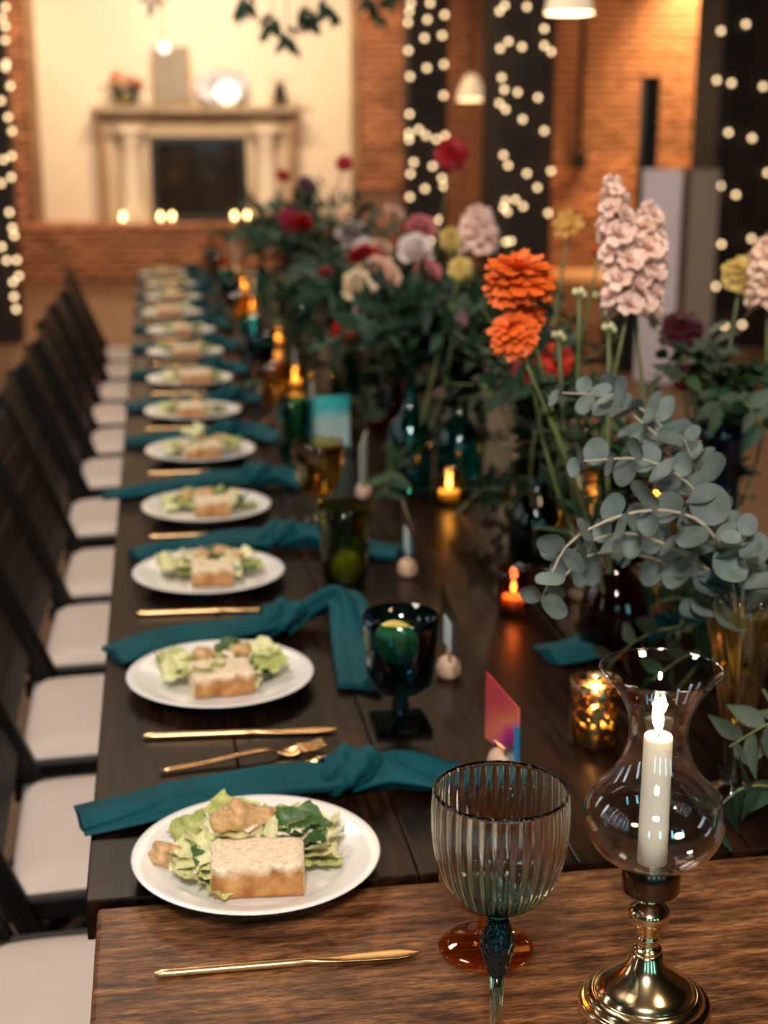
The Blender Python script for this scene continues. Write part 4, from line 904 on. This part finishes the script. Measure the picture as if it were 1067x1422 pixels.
def tumbler(x, y, mat, label, grp, h=0.145):
    o = goblet_body('tumbler', (x, y, TZ + 0.0003), [(0, 0), (0.035, 0), (0.0365, 0.004)] + [(0.0365 + 0.009 * t / 8, 0.004 + (h - 0.004) * t / 8) for t in range(1, 9)] + [(0.0435, h), (0.034, 0.012), (0, 0.010)], mat, label, 'tumbler', 56, hob2, grp)
    return o
tumbler(0.298, 2.32, M_GREENG, 'dark olive pressed glass tumbler with lime beside the third plate', 'olive tumblers')
slice_disc('lime_slice', 'round lime slice standing in the dark olive tumbler', 'lime', (0.300, 2.307, TZ + 0.042), (R_(78), 0, R_(12)), 0.030, M_LIME, M_LRIND)
AG = [(0, 0), (0.036, 0), (0.038, 0.003), (0.012, 0.010), (0.008, 0.020), (0.009, 0.036), (0.020, 0.044), (0.034, 0.060), (0.044, 0.085), (0.050, 0.115), (0.0515, 0.14), (0.0495, 0.160), (0.048, 0.160), (0.050, 0.14), (0.0485, 0.115), (0.0425, 0.086), (0.033, 0.062), (0, 0.048)]
GLS = ['amber', 'tealt', 'honey', 'blue', 'tealt', 'honey', 'blue', 'tealt', 'honey', 'tealt']
rib12 = lambda q, z, i: 1 + (0.02 * math.cos(12 * q) if z > 0.05 else 0)
for k, gk in enumerate(GLS):
    i = 3 + k; y = PLATES[i][1] - 0.07 + 0.02 * math.sin(k * 3); x = 0.305 + 0.006 * math.sin(k * 2)
    lb = ' beside the %s plate from the candlestick' % ORD[i]
    if gk in ('amber', 'honey'): goblet_body('honey_goblet', (x, y, TZ + 0.0003), AG, M_GOLDG, 'honey coloured glass goblet' + lb, 'goblet', 48, rib12, 'honey goblets')
    elif gk == 'blue': blue_goblet(x, y, 'ink blue goblet' + lb, False)
    else: tumbler(x, y, M_TEALG, 'teal pressed glass tumbler' + lb, 'teal tumblers')
# ------------------------------------------------------------------ hurricane candlestick
hx, hy = 0.4035, 1.075
o = thing('candlestick', 'polished brass candlestick with bell foot carrying the glass hurricane', 'candlestick', (hx, hy, NZ + 0.0003))
G().lathe([(0, 0)] + densify([(0.0570, 0.0), (0.0588, 0.006), (0.0570, 0.0125), (0.0525, 0.0145), (0.0505, 0.0185), (0.0465, 0.0215), (0.0440, 0.0215), (0.0400, 0.0275), (0.030, 0.0355), (0.020, 0.046), (0.0140, 0.0585)], 40) + [(0.0125, 0.061), (0, 0.061)], 72).build('bell_foot', M_BRASS, o)
G().lathe([(0, 0.0605)] + densify([(0.0125, 0.0605), (0.0128, 0.0635), (0.0095, 0.066), (0.0085, 0.070), (0.0100, 0.0735), (0.0085, 0.077), (0.0100, 0.081), (0.0150, 0.0875), (0.0180, 0.0955), (0.0175, 0.1015), (0.0120, 0.107), (0.0085, 0.111), (0.0085, 0.117), (0.011, 0.1205)], 48) + [(0, 0.1205)], 48).build('baluster', M_BRASS, o)
G().lathe([(0, 0.1205), (0.0240, 0.1205), (0.0252, 0.1225), (0.0252, 0.1455), (0.0240, 0.147), (0.0, 0.147)], 48).build('cup', M_BRONZE, o, angle=40)
o = thing('hurricane_shade', 'clear glass hurricane shade with pear shaped bulge around the candle', 'glass shade', (hx, hy, NZ + 0.1475))
hp = densify([(0.0215, 0.0), (0.035, 0.004), (0.0500, 0.0155), (0.0590, 0.033), (0.0595, 0.050), (0.0520, 0.066), (0.0405, 0.078), (0.0315, 0.092), (0.0262, 0.108), (0.0245, 0.122), (0.0270, 0.138), (0.0340, 0.154), (0.0435, 0.168), (0.0512, 0.1760)], 60)
G().lathe(hp + [(hp[-1][0] - 0.0006, hp[-1][1] + 0.0010)] + [(r - 0.0014, z + 0.0004) for r, z in hp[::-1]] + [hp[0]], 80).build('glass_body', M_CLEAR, o)
G().lathe([(r, z) for r, z in [(0.0500 + 0.0012 * math.cos(2 * PI * t / 8) + 0.0008, 0.1762 + 0.0010 * math.sin(2 * PI * t / 8)) for t in range(9)]], 80).build('rim', M_CLEAR, o)
o = thing('taper_candle', 'lit cream candle standing inside the glass hurricane', 'candle', (hx, hy, NZ + 0.1475))
G().lathe([(0, 0)] + [(0.0127, 0.0), (0.0127, 0.03), (0.0124, 0.08), (0.0122, 0.114), (0.0116, 0.1170), (0.0095, 0.1180), (0.0070, 0.1165), (0, 0.1155)], 32).build('wax', M_WAX, o)
G().tube([(0, 0, 0.1150), (0.0004, 0, 0.1200), (-0.0008, 0, 0.1245)], 0.0007, 6).build('wick', M_WICK, o)
fl = [(0, 0.1195), (0.0022, 0.1215), (0.0042, 0.1265), (0.0050, 0.1320), (0.0044, 0.1390), (0.0028, 0.1470), (0.0012, 0.1530), (0, 0.1570)]
g = G().lathe(fl, 14); g.v = [(p[0] - 0.0035 * (max(0.0, p[2] - 0.1195) / 0.0375) ** 1.2, p[1], p[2]) for p in g.v]; g.build('flame', M_FLAME, o)
light('POINT', 'candle_glow', (hx, hy, NZ + 0.1475 + 0.137), None, 3.5, (1.0, 0.62, 0.30), 0.006)

# votives on the table
tea_light('votive', 'gold mercury glass votive glowing beside the hurricane', (0.527, 1.632, TZ + 0.0003), 0.032, 0.085, M_MERC, None, 0.35, fs=0.9)
tea_light('votive', 'copper glass votive with flame beside the eucalyptus tips', (0.550, 2.15, TZ + 0.0003), 0.027, 0.074, M_COPG, None, 0.3)
tea_light('votive', 'amber glass votive glowing at the edge of the greenery', (0.588, 2.86, TZ + 0.0003), 0.031, 0.075, M_GOLDG, None, 0.35, fs=1.1)
for k, (x, y, zz) in enumerate([(0.40, 3.75, 0), (0.405, 4.3, 0), (0.43, 5.2, 0), (0.40, 6.2, 0), (0.42, 7.0, 0), (1.0, 2.75, 0), (0.98, 3.1, 0), (0.90, 3.35, 0), (1.02, 2.45, 0)]):
    tea_light('votive', 'small amber votive among the far place settings' if k < 5 else 'small amber votive on the opposite side of the flowers', (x, y, TZ + 0.0003), 0.029, 0.07, M_GOLDG, 'far votives' if k < 5 else 'opposite votives', 0.22, fs=0.6)

# ------------------------------------------------------------------ place cards
def card_mat(name, cols, axis='Z', lo=0.0, hi=0.08, ang=0.6, rough=0.3):
    m, nt, N, L, b = newmat(name); tc = N.new('ShaderNodeTexCoord'); mp = N.new('ShaderNodeMapping'); mp.inputs['Rotation'].default_value = (ang, 0, 0)
    L.new(tc.outputs['Object'], mp.inputs['Vector']); ns = N.new('ShaderNodeTexNoise'); ns.inputs['Scale'].default_value = 22; L.new(tc.outputs['Object'], ns.inputs['Vector'])
    sp = N.new('ShaderNodeSeparateXYZ'); L.new(mp.outputs['Vector'], sp.inputs[0]); mr = N.new('ShaderNodeMapRange'); mr.inputs['From Min'].default_value = lo; mr.inputs['From Max'].default_value = hi
    L.new(sp.outputs['Z'], mr.inputs['Value']); ad = N.new('ShaderNodeMath'); ad.operation = 'MULTIPLY_ADD'; ad.inputs[1].default_value = 0.35; L.new(ns.outputs['Fac'], ad.inputs[0])
    sb = N.new('ShaderNodeMath'); sb.operation = 'SUBTRACT'; sb.inputs[1].default_value = 0.17; L.new(mr.outputs['Result'], sb.inputs[0]); L.new(sb.outputs[0], ad.inputs[2])
    rp = N.new('ShaderNodeValToRGB'); e = rp.color_ramp.elements
    for k, c in enumerate(cols):
        if k < 2: el = e[k]; el.position = k / (len(cols) - 1)
        else: el = e.new(k / (len(cols) - 1))
        el.color = rgba(c)
    L.new(ad.outputs[0], rp.inputs['Fac']); L.new(rp.outputs['Color'], b.inputs['Base Color']); b.inputs['Roughness'].default_value = rough; return m
M_CARD1 = card_mat('printed_card', [(0.70, 0.80, 0.85), (0.03, 0.03, 0.04), (0.55, 0.03, 0.25), (0.75, 0.20, 0.10), (0.62, 0.10, 0.09), (0.55, 0.06, 0.08)])
M_CARD1B = pm('card_blue_margin', (0.02, 0.25, 0.55), 0.3)
M_SIGN = card_mat('cyan_card', [(0.30, 0.62, 0.62), (0.62, 0.80, 0.78), (0.55, 0.78, 0.76), (0.06, 0.55, 0.56)], ang=0.0, lo=0, hi=0.11)
M_PALE = pm('pale_card', (0.62, 0.72, 0.72), 0.5, var=0.15, vscale=50)
def place_card(x, y, label, L_=0.11, H=0.082, mat=None, slant=0.030, rz=0.0, photo=False, holder=True):
    o = thing('place_card', label, 'place card', (x, y, TZ + 0.0003), rz, 'standing place cards')
    if holder:
        hd = G().lathe([(0, 0), (0.014, 0), (0.017, 0.006), (0.0175, 0.016), (0.014, 0.026), (0.006, 0.031), (0, 0.032)], 24).build('holder', M_STONE, o)
        G().box((-0.003, -0.014, 0.026), (0.003, 0.014, 0.036)).build('clip', M_GOLD, hd, smooth=False, bevel=0.001)
    z0 = 0.028; th = 0.0009; g = G()
    pts = [(-L_/2, z0), (L_/2, z0), (L_/2, z0 + H + slant * 0.4), (-L_/2, z0 + H - slant * 0.4)]
    vs = [Vector((s_ * th, a, b)) for s_ in (-1, 1) for a, b in pts]
    g.add(vs, [(3,2,1,0),(4,5,6,7),(0,1,5,4),(1,2,6,5),(2,3,7,6),(3,0,4,7)]); cd = g.build('card', mat or M_ACRYL, o, smooth=False)
    if photo:
        g = G().box((-0.0015, -0.015, z0 + 0.015), (0.0015, 0.03, z0 + 0.055)); g.build('printed_patch', M_PALE, cd, smooth=False)
    return o
o = place_card(0.390, 1.565, 'colourful printed place card standing behind the ribbed goblet', 0.085, 0.078, M_CARD1, 0.02, R_(14))
G().box((-0.0014, -0.0425, 0.029), (0.0014, -0.034, 0.075)).build('card_margin', M_CARD1B, o, smooth=False)
place_card(0.390, 1.885, 'clear acrylic place card behind the ink blue goblet', photo=True)
place_card(0.415, 2.37, 'clear acrylic place card beyond the olive tumbler', photo=True)
place_card(0.418, 2.93, 'pale place card beside the honey goblet', 0.06, 0.10, M_PALE, rz=R_(-20))
place_card(0.415, 3.9, 'acrylic place card in copper holder beside the sixth plate', photo=True)
place_card(0.425, 4.5, 'acrylic place card in copper holder beside the seventh plate', photo=True)
o = thing('menu_sign', 'cyan and white printed sign standing behind the honey goblet', 'sign', (0.40, 3.40, TZ + 0.0003), R_(10))
G().box((-0.052, -0.002, 0.012), (0.052, 0.002, 0.135)).build('sign_card', M_SIGN, o, smooth=False); G().box((-0.056, -0.02, 0), (0.056, 0.02, 0.014)).build('stand', M_ACRYL, o, smooth=False, bevel=0.002)

# ------------------------------------------------------------------ vases
BOT = [(0, 0), (0.044, 0), (0.050, 0.008), (0.050, 0.06), (0.046, 0.085), (0.030, 0.112), (0.016, 0.130), (0.0135, 0.16), (0.0140, 0.185), (0.018, 0.19)]
LONG = [(0, 0), (0.040, 0), (0.046, 0.008), (0.047, 0.10), (0.040, 0.135), (0.020, 0.165), (0.0135, 0.19), (0.012, 0.27), (0.014, 0.30), (0.017, 0.305)]
CYL = [(0, 0), (0.030, 0), (0.034, 0.01), (0.033, 0.12), (0.036, 0.26), (0.042, 0.285)]
def vase(label, x, y, prof, mat, sc_=1.0, rib=None, cat='vase', name='bottle_vase'):
    p = [(r * sc_, z * sc_) for r, z in prof]
    inner = [(max(r - 0.003, 0.002), z) for r, z in p[2:]][::-1] + [(0, 0.006)]
    o = thing(name, label, cat, (x, y, TZ + 0.0003)); G().lathe(p + inner, 40, rib=rib).build('glass_body', mat, o)
    return dict(x=x, y=y, top=TZ + p[-1][1], label=label, short=label)
VS = {}
VS['amber'] = vase('dark amber ribbed bottle vase behind the hurricane', 0.655, 1.955, BOT, M_AMBD, 1.02, lambda q, z, i: 1 + (0.03 * math.cos(14 * q) if z < 0.1 else 0))
VS['cobalt'] = vase('tall cobalt blue glass vase under the yellow zinnia', 0.915, 2.22, CYL, M_COBG, 1.0, name='cylinder_vase')
VS['green'] = vase('dark green bottle vase below the scarlet blooms', 0.665, 2.45, BOT, M_DKGRG, 1.0)
VS['sage'] = vase('squat green bottle vase behind the burgundy zinnias', 0.80, 2.85, BOT, M_DKGRG, 0.9)
VS['teal'] = vase('long necked teal bottle vase in the greenery', 0.53, 3.0, LONG, M_TEALG, 1.05)
VS['teal2'] = vase('teal bottle vase holding pale pink stock', 0.66, 3.1, BOT, M_TEALG, 1.1)
VS['amber2'] = vase('amber bottle vase below the peach rose', 0.60, 3.75, BOT, M_AMBD, 1.0)
VS['teal3'] = vase('slim teal bottle vase beside the orange rose', 0.52, 4.0, LONG, M_TEALG, 0.95)
VS['green2'] = vase('green bottle vase under the white blooms', 0.62, 4.75, BOT, M_DKGRG, 1.1)
VS['teal4'] = vase('teal bottle vase under the magenta blooms', 0.55, 5.5, LONG, M_TEALG, 0.9)
VS['amber3'] = vase('amber bottle vase in the far greenery', 0.58, 6.2, BOT, M_AMBD, 1.2)
VS['teal5'] = vase('teal bottle vase towards the far end of the table', 0.50, 6.9, LONG, M_TEALG, 0.8)
vase('tall amber bottle near the far end of the table', 0.30, 7.75, LONG, M_AMBD, 0.75)
o = thing('taper_holder', 'white taper candle in a brass holder at the far table end', 'candle', (0.43, 7.85, TZ + 0.0003))
G().lathe([(0, 0), (0.035, 0), (0.035, 0.008), (0.01, 0.02), (0.012, 0.05), (0, 0.05)], 20).build('holder', M_BRASS, o); G().lathe([(0, 0.045), (0.011, 0.045), (0.009, 0.24), (0, 0.245)], 16).build('taper', M_WAX, o)
# fluted fan vase with pointed rim
def fan_rib(q, z, i): return 1 + 0.045 * math.cos(12 * q) * min(1, max(0, (z - 0.06) / 0.05))
fanp = [(0, 0.0), (0.030, 0.0), (0.031, 0.004), (0.015, 0.012), (0.011, 0.03), (0.0115, 0.058), (0.014, 0.08), (0.019, 0.115), (0.026, 0.155), (0.034, 0.195), (0.043, 0.23), (0.047, 0.243)]
g = G().lathe(fanp + [(r - 0.0035, z) for r, z in fanp[6:]][::-1] + [(0, 0.075)], 96, rib=fan_rib)
g.v = [(x, y, z + (0.010 * math.cos(12 * math.atan2(y, x)) * max(0, (z - 0.20) / 0.043) if z > 0.2 else 0)) for x, y, z in g.v]
o = thing('fan_vase', 'amber fluted glass vase with scalloped rim holding eucalyptus', 'vase', (0.643, 1.465, TZ + 0.0003)); g.build('glass_body', M_FANG, o)
for k in range(12):     # beaded flutes
    q = 2 * PI * k / 12; pts = [Vector(((r + 0.0012) * math.cos(q) * 1.045, (r + 0.0012) * math.sin(q) * 1.045, z)) for r, z in fanp[6:]]
    G().tube(smooth_path(pts, 12), 0.0016, 5).build('bead_rib', M_FANG, o)

# ------------------------------------------------------------------ eucalyptus from the fan vase
random.seed(77)
def eucalyptus(pts, n, size, label, double=True):
    base = Vector(pts[0]); root = thing('eucalyptus_branch', label, 'branch', base, 0, 'silver eucalyptus branches')
    path = smooth_path([Vector(p) - base for p in pts], 24)
    G().tube(path, [0.0024 * (1.2 - 0.8 * i / 23) for i in range(24)], 6).build('stem', M_EUSTEM, root)
    for i in range(n):
        t = 0.22 + 0.78 * i / (n - 1); k = min(int(t * 23), 22); p = path[k].lerp(path[k + 1], t * 23 - k); tan = (path[k + 1] - path[k]).normalized()
        sd = tan.cross(Vector((0.3, -1, 0.2))).normalized(); sd = Matrix.Rotation(i * 1.45 + random.uniform(-0.3, 0.3), 3, tan) @ sd
        for s_ in (1, -1):
            d = (tan * random.uniform(0.15, 0.5) + sd * s_).normalized(); nn = (tan * 0.7 - sd * s_ * 0.2 + Vector((0, -0.45, 0.35)) + Vector((random.uniform(-.3, .3), random.uniform(-.3, .3), random.uniform(-.3, .3))))
            obj('leaf', random.choice(EUC), root, frame(p, d, nn, size * random.uniform(0.75, 1.2) * (1.15 - 0.5 * t)))
    return root
FV = (0.640, 1.463, 0.90)
el = 'silver eucalyptus branch with round leaves in the amber fluted vase'
EB = [[FV, (0.625, 1.47, 1.03), (0.585, 1.47, 1.12), (0.52, 1.46, 1.165), (0.44, 1.45, 1.17)],
      [FV, (0.622, 1.45, 1.02), (0.575, 1.43, 1.10), (0.50, 1.42, 1.12), (0.425, 1.42, 1.09), (0.395, 1.42, 1.03)],
      [FV, (0.62, 1.47, 1.01), (0.56, 1.47, 1.06), (0.49, 1.46, 1.085), (0.42, 1.46, 1.06)],
      [FV, (0.625, 1.50, 1.05), (0.58, 1.54, 1.15), (0.53, 1.56, 1.20), (0.50, 1.56, 1.22)],
      [FV, (0.625, 1.48, 1.03), (0.60, 1.50, 1.12), (0.575, 1.50, 1.18)],
      [FV, (0.63, 1.44, 1.02), (0.615, 1.41, 1.07), (0.60, 1.39, 1.10)],
      [FV, (0.61, 1.48, 1.0), (0.55, 1.50, 1.04), (0.475, 1.50, 1.05), (0.43, 1.49, 1.02)],
      [FV, (0.63, 1.52, 1.05), (0.60, 1.58, 1.15), (0.55, 1.63, 1.2), (0.47, 1.64, 1.21)]]
for k, p in enumerate(EB): eucalyptus(p, (9, 10, 8, 8, 7, 5, 7, 9)[k], 0.044, el)

# ------------------------------------------------------------------ flowers
random.seed(21)
def vbase(v, k=0): V = VS[v]; return (V['x'] + 0.004 * math.cos(k * 2.1), V['y'] + 0.004 * math.sin(k * 2.1), TZ + 0.03)
flower('zinnia', 'orange', (0.472, 1.85, 1.325), 0.050, (-0.05, -0.28, 1), vbase('amber'), 'large orange zinnia with many layered petals above the others', None, 2)
flower('zinnia', 'orange', (0.458, 1.83, 1.258), 0.036, (-0.55, -0.45, 0.75), vbase('amber', 1), 'smaller tilted orange zinnia below the large orange one', None, 2)
flower('zinnia', 'orange', (0.487, 1.85, 1.275), 0.024, (0.3, -0.5, 0.8), vbase('amber', 2), 'half open orange zinnia bud behind the tilted orange zinnia', None, 1)
stock('pink', (0.617, 1.93, 1.447), (0.646, 1.93, 1.262), vbase('amber', 3), 0.050, 'taller spike of pale pink stock beside the orange zinnia', None, 26)
stock('pink', (0.692, 1.98, 1.405), (0.672, 1.97, 1.262), vbase('amber', 4), 0.060, 'fuller spike of pale pink stock beside the white facade screen', None, 26)
flower('zinnia', 'yellow', (0.945, 2.25, 1.286), 0.036, (-0.1, -0.6, 0.8), vbase('cobalt'), 'yellow zinnia on the tall cobalt vase', None, 3)
stock('peach', (0.965, 2.2, 1.345), (0.972, 2.2, 1.235), vbase('cobalt', 1), 0.055, 'peach stock spike beside the yellow zinnia', None, 22)
flower('zinnia', 'burgundy', (0.865, 2.3, 1.193), 0.038, (-0.2, -0.4, 0.9), vbase('cobalt', 2), 'upper dark burgundy zinnia below the pink stock', None, 2)
flower('zinnia', 'red', (0.862, 2.25, 1.117), 0.030, (0.0, 0.3, 1), vbase('cobalt', 3), 'lower crimson zinnia over the cobalt vase', None, 2)
flower('zinnia', 'scarlet', (0.683, 2.4, 1.130), 0.033, (0.2, -0.7, 0.5), vbase('green'), 'scarlet zinnia below the orange ones', None, 2)
flower('zinnia', 'red', (0.645, 2.45, 1.100), 0.030, (-0.2, -0.7, 0.5), vbase('green', 1), 'deep red zinnia beside the scarlet one', None, 2)
flower('zinnia', 'burgundy', (0.668, 2.44, 1.165), 0.030, (0.1, -0.4, 0.8), vbase('green', 2), 'dark red zinnia over the scarlet one', None, 2)
flower('cosmos', 'gold', (0.723, 2.5, 1.352), 0.028, (-0.5, -0.6, 0.5), vbase('green', 3), 'small golden daisy on a thin stem before the brick wall', None, 1)
flower('rose', 'orange', (0.750, 2.4, 1.306), 0.014, (0, -0.2, 1), vbase('green', 4), 'tiny round orange bud before the brick wall', None, 0, 'flower_bud')
for k, (p) in enumerate([(0.598, 2.0, 1.284), (0.644, 2.05, 1.273), (0.628, 1.95, 1.24), (0.575, 2.02, 1.22)]):
    root = thing('bud_stem', 'pale green stem tipped with buds beside the pink stock', 'flower', vbase('amber', 5 + k), 0, 'bare bud stems'); lp = Vector(p) - Vector(vbase('amber', 5 + k))
    pts = stem_part(root, (0, 0, 0), lp, 0.0035)
    for j in range(4):
        q = j * 1.6; obj('bud', G().lathe([(0, -0.5), (0.45, -0.2), (0.5, 0.2), (0.25, 0.7), (0, 0.8)], 8).data('bud', M_LET[0]), root, Matrix.Translation(lp + Vector((0.007 * math.cos(q), 0.007 * math.sin(q), 0.002 * j))) @ Matrix.Scale(0.009, 4))
    stem_leaves(root, pts, 5, 0.075, LEAVES[1])
stock('pink', (0.694, 3.1, 1.345), (0.697, 3.1, 1.255), vbase('teal2'), 0.070, 'blurred pale pink stock behind the orange zinnia', None, 20)
flower('zinnia', 'yellow', (0.615, 3.0, 1.293), 0.026, (0.4, -0.8, 0.3), vbase('teal2', 1), 'upper small yellow bloom beside the blurred pink stock', None, 2)
flower('zinnia', 'yellow', (0.612, 2.9, 1.242), 0.026, (-0.5, -0.6, 0.5), vbase('teal', 1), 'lower small yellow bloom in the greenery', None, 2)
flower('rose', 'lilac', (0.609, 2.9, 1.140), 0.022, (0.6, -0.4, -0.2), vbase('teal', 2), 'lilac pink bud among dark leaves', None, 1)
FAR = [('rose', 'white', (0.598, 3.340, 1.236), 0.045, 'teal2', 'white rose with pink blush below the fairy lights'), ('rose', 'rose', (0.628, 3.440, 1.279), 0.04, 'teal2', 'upper rose pink bloom below the fairy lights'),
       ('rose', 'rose', (0.616, 3.290, 1.190), 0.035, 'teal2', 'lower rose pink bloom below the fairy lights'), ('zinnia', 'red', (0.746, 3.640, 1.460), 0.045, 'amber2', 'red bloom standing tallest over the flowers'),
       ('rose', 'peach', (0.560, 3.640, 1.139), 0.062, 'amber2', 'large peach rose in the middle of the flowers'), ('rose', 'red', (0.540, 3.740, 1.181), 0.045, 'amber2', 'red rose behind the large peach rose'),
       ('rose', 'cream', (0.492, 3.540, 1.133), 0.045, 'amber2', 'cream rose beside the large peach rose'), ('rose', 'scarlet', (0.465, 3.640, 1.007), 0.036, 'teal3', 'orange red rose low over the table'),
       ('rose', 'gold', (0.561, 3.540, 1.039), 0.03, 'amber2', 'golden bloom below the peach rose'), ('rose', 'red', (0.492, 4.140, 1.090), 0.042, 'teal3', 'deep red rose left of the cream rose'), ('rose', 'burgundy', (0.493, 3.940, 1.028), 0.045, 'teal3', 'burgundy rose above the orange red rose'),
       ('rose', 'lilac', (0.492, 3.440, 1.082), 0.03, 'teal3', 'lilac bloom below the cream rose'), ('rose', 'white', (0.636, 4.740, 1.178), 0.055, 'green2', 'larger white bloom in the far flowers'), ('rose', 'white', (0.653, 4.540, 1.141), 0.045, 'green2', 'blush white bloom below the larger white one'),
       ('rose', 'peach', (0.668, 4.340, 1.156), 0.04, 'green2', 'small peach bloom beside the white ones'), ('rose', 'magenta', (0.491, 5.340, 1.188), 0.05, 'teal4', 'magenta pink bloom in the far flowers'), ('rose', 'red', (0.524, 5.240, 1.177), 0.048, 'teal4', 'crimson bloom touching the magenta one'),
       ('rose', 'red', (0.502, 5.540, 1.054), 0.046, 'teal4', 'low crimson bloom below the magenta one'), ('zinnia', 'red', (0.694, 5.340, 1.401), 0.032, 'teal4', 'small dark red bloom rising before the cream panel'), ('zinnia', 'plum', (0.596, 5.740, 1.314), 0.035, 'amber3', 'plum bloom in the far flowers'),
       ('zinnia', 'red', (0.542, 6.140, 1.336), 0.03, 'amber3', 'furthest dark red bloom against the mantel'), ('rose', 'peach', (0.677, 4.140, 1.278), 0.03, 'green2', 'small peach bloom before the brick wall'), ('rose', 'cream', (0.589, 4.940, 1.234), 0.035, 'teal4', 'cream bloom above the white ones')]
for k, (kind, col, p, r, v, lb) in enumerate(FAR): flower(kind, col, p, r, (0.2 * math.sin(k), -0.7, 0.6), vbase(v, k), lb, None, 2)

# ------------------------------------------------------------------ greenery
random.seed(99)
TOPS = {'amber': (1.17, 11, 0.09), 'cobalt': (1.22, 16, 0.12), 'green': (1.24, 22, 0.12), 'sage': (1.20, 18, 0.12), 'teal': (1.22, 22, 0.13), 'teal2': (1.30, 22, 0.14), 'amber2': (1.26, 22, 0.15), 'teal3': (1.10, 16, 0.11), 'green2': (1.34, 22, 0.16), 'teal4': (1.30, 24, 0.16), 'amber3': (1.32, 22, 0.17), 'teal5': (1.10, 14, 0.13)}
for v, (top, n, spread) in TOPS.items():
    V = VS[v]; far = V['y'] > 2.9; short = V['label']
    for k in range(n):
        q = k * 2.4 + random.uniform(-0.4, 0.4); h = V['top'] + (top - V['top']) * random.uniform(0.35, 1.0); rr = spread * random.uniform(0.5, 1.6) * (1.3 if h < V['top'] + 0.5 * (top - V['top']) else 0.9)
        droop = random.uniform(0, 0.06)
        tip = (V['x'] + rr * math.cos(q) * 1.0, V['y'] + rr * math.sin(q) * 1.3, h - droop)
        b = vbase(v, k + 20); m = (V['x'] + rr * 0.3 * math.cos(q), V['y'] + rr * 0.3 * math.sin(q), (V['top'] + h) / 2 + 0.02)
        ki = random.choice((0, 1, 2, 0, 3)); kind = [LEAVES[ki]]; kw = ('dark leafy', 'narrow leaved', 'broad leaved', 'grey green')[ki]
        branch([b, (V['x'], V['y'], V['top']), m, tip], 0.066 if not far else 0.078, 15 if not far else 26, kw + ' sprig in the ' + short, kw + ' sprigs in the ' + short, kind, joined=V['y'] > 3.3)
# loose greenery lying along the middle of the table
for k in range(64):
    y = 1.75 + (k / 63) ** 1.15 * 5.6; x = 0.60 + random.uniform(-0.11, 0.20); x = max(x, 0.68) if y < 2.4 else x; a = random.uniform(0, 2 * PI) if y > 2.4 else random.uniform(-1.2, 1.2); l = random.uniform(0.12, 0.2)
    dx, dy = math.cos(a) * l, math.sin(a) * l; z = TZ + 0.015
    branch([(x, y, z), (x + dx * 0.4, y + dy * 0.4, z + 0.05), (x + dx * 0.8, y + dy * 0.8, z + 0.06), (x + dx * 1.15, y + dy * 1.15, z + 0.02)], 0.06, 13, 'loose leafy branch on the table, level with the %s plate from the candlestick' % ORD[min(range(13), key=lambda i: abs(PLATES[i][1] - y))], 'loose table greenery', [random.choice(LEAVES)], joined=y > 3.3, name='loose_branch')
for k, p in enumerate([[(0.70, 1.40, TZ + 0.01), (0.66, 1.37, TZ + 0.05), (0.61, 1.36, TZ + 0.06), (0.575, 1.36, TZ + 0.03)], [(0.74, 1.45, TZ + 0.01), (0.70, 1.42, TZ + 0.10), (0.65, 1.39, TZ + 0.12), (0.60, 1.38, TZ + 0.10)], [(0.76, 1.55, TZ + 0.01), (0.72, 1.60, TZ + 0.09), (0.66, 1.64, TZ + 0.11), (0.60, 1.66, TZ + 0.06)], [(0.75, 1.70, TZ + 0.01), (0.70, 1.74, TZ + 0.10), (0.63, 1.76, TZ + 0.09), (0.58, 1.78, TZ + 0.03)]]):
    branch(p, 0.058, 11, 'dark leafy branch lying around the foot of the amber fluted vase', 'greenery by the fluted vase', [LEAVES[3 if k % 2 else 0]], name='loose_branch')
# vines hanging from the ceiling
for k, (x, y, z, n, sp_) in enumerate([(0.455, 4.9, 1.76, 46, 0.14), (0.80, 5.2, 1.86, 20, 0.08), (0.04, 6.5, 1.98, 14, 0.07)]):
    lb = ['leafy green vine hanging over the middle of the table', 'short green vine hanging beside the fairy lit post', 'thin vine hanging in front of the cream panel'][k]
    root = thing('hanging_vine', lb, 'vine', (x, y, 4.19), 0, None); g = G(); zz = z - 4.19
    for j, (ox, oz) in enumerate([(0, 0.0), (-sp_, 0.10), (sp_, 0.09), (-0.4 * sp_, 0.04), (0.5 * sp_, 0.06)]):
        path = smooth_path([(0, 0, 0), (0.3 * ox, 0.02 * j, zz * 0.6), (ox * 0.8, 0.03 * math.sin(j), zz + oz + 0.15), (ox * 1.1, 0.03 * math.sin(j), zz + oz + 0.03)], 16)
        G().tube(path, [0.004 - 0.0002 * i for i in range(16)], 5).build('stem', M_STEM, root)
        for i in range(n // 5):
            t = 0.72 + 0.28 * (i + random.random()) / (n // 5); t = min(t, 0.999); kk = int(t * 15); p = path[kk].lerp(path[min(kk + 1, 15)], t * 15 - kk); a = i * 2.3 + j
            obj('leaf', HANG, root, frame(p, (0.8 * math.cos(a), 0.5 * math.sin(a), -0.8), (0, -1, 0.3), random.uniform(0.05, 0.075)))
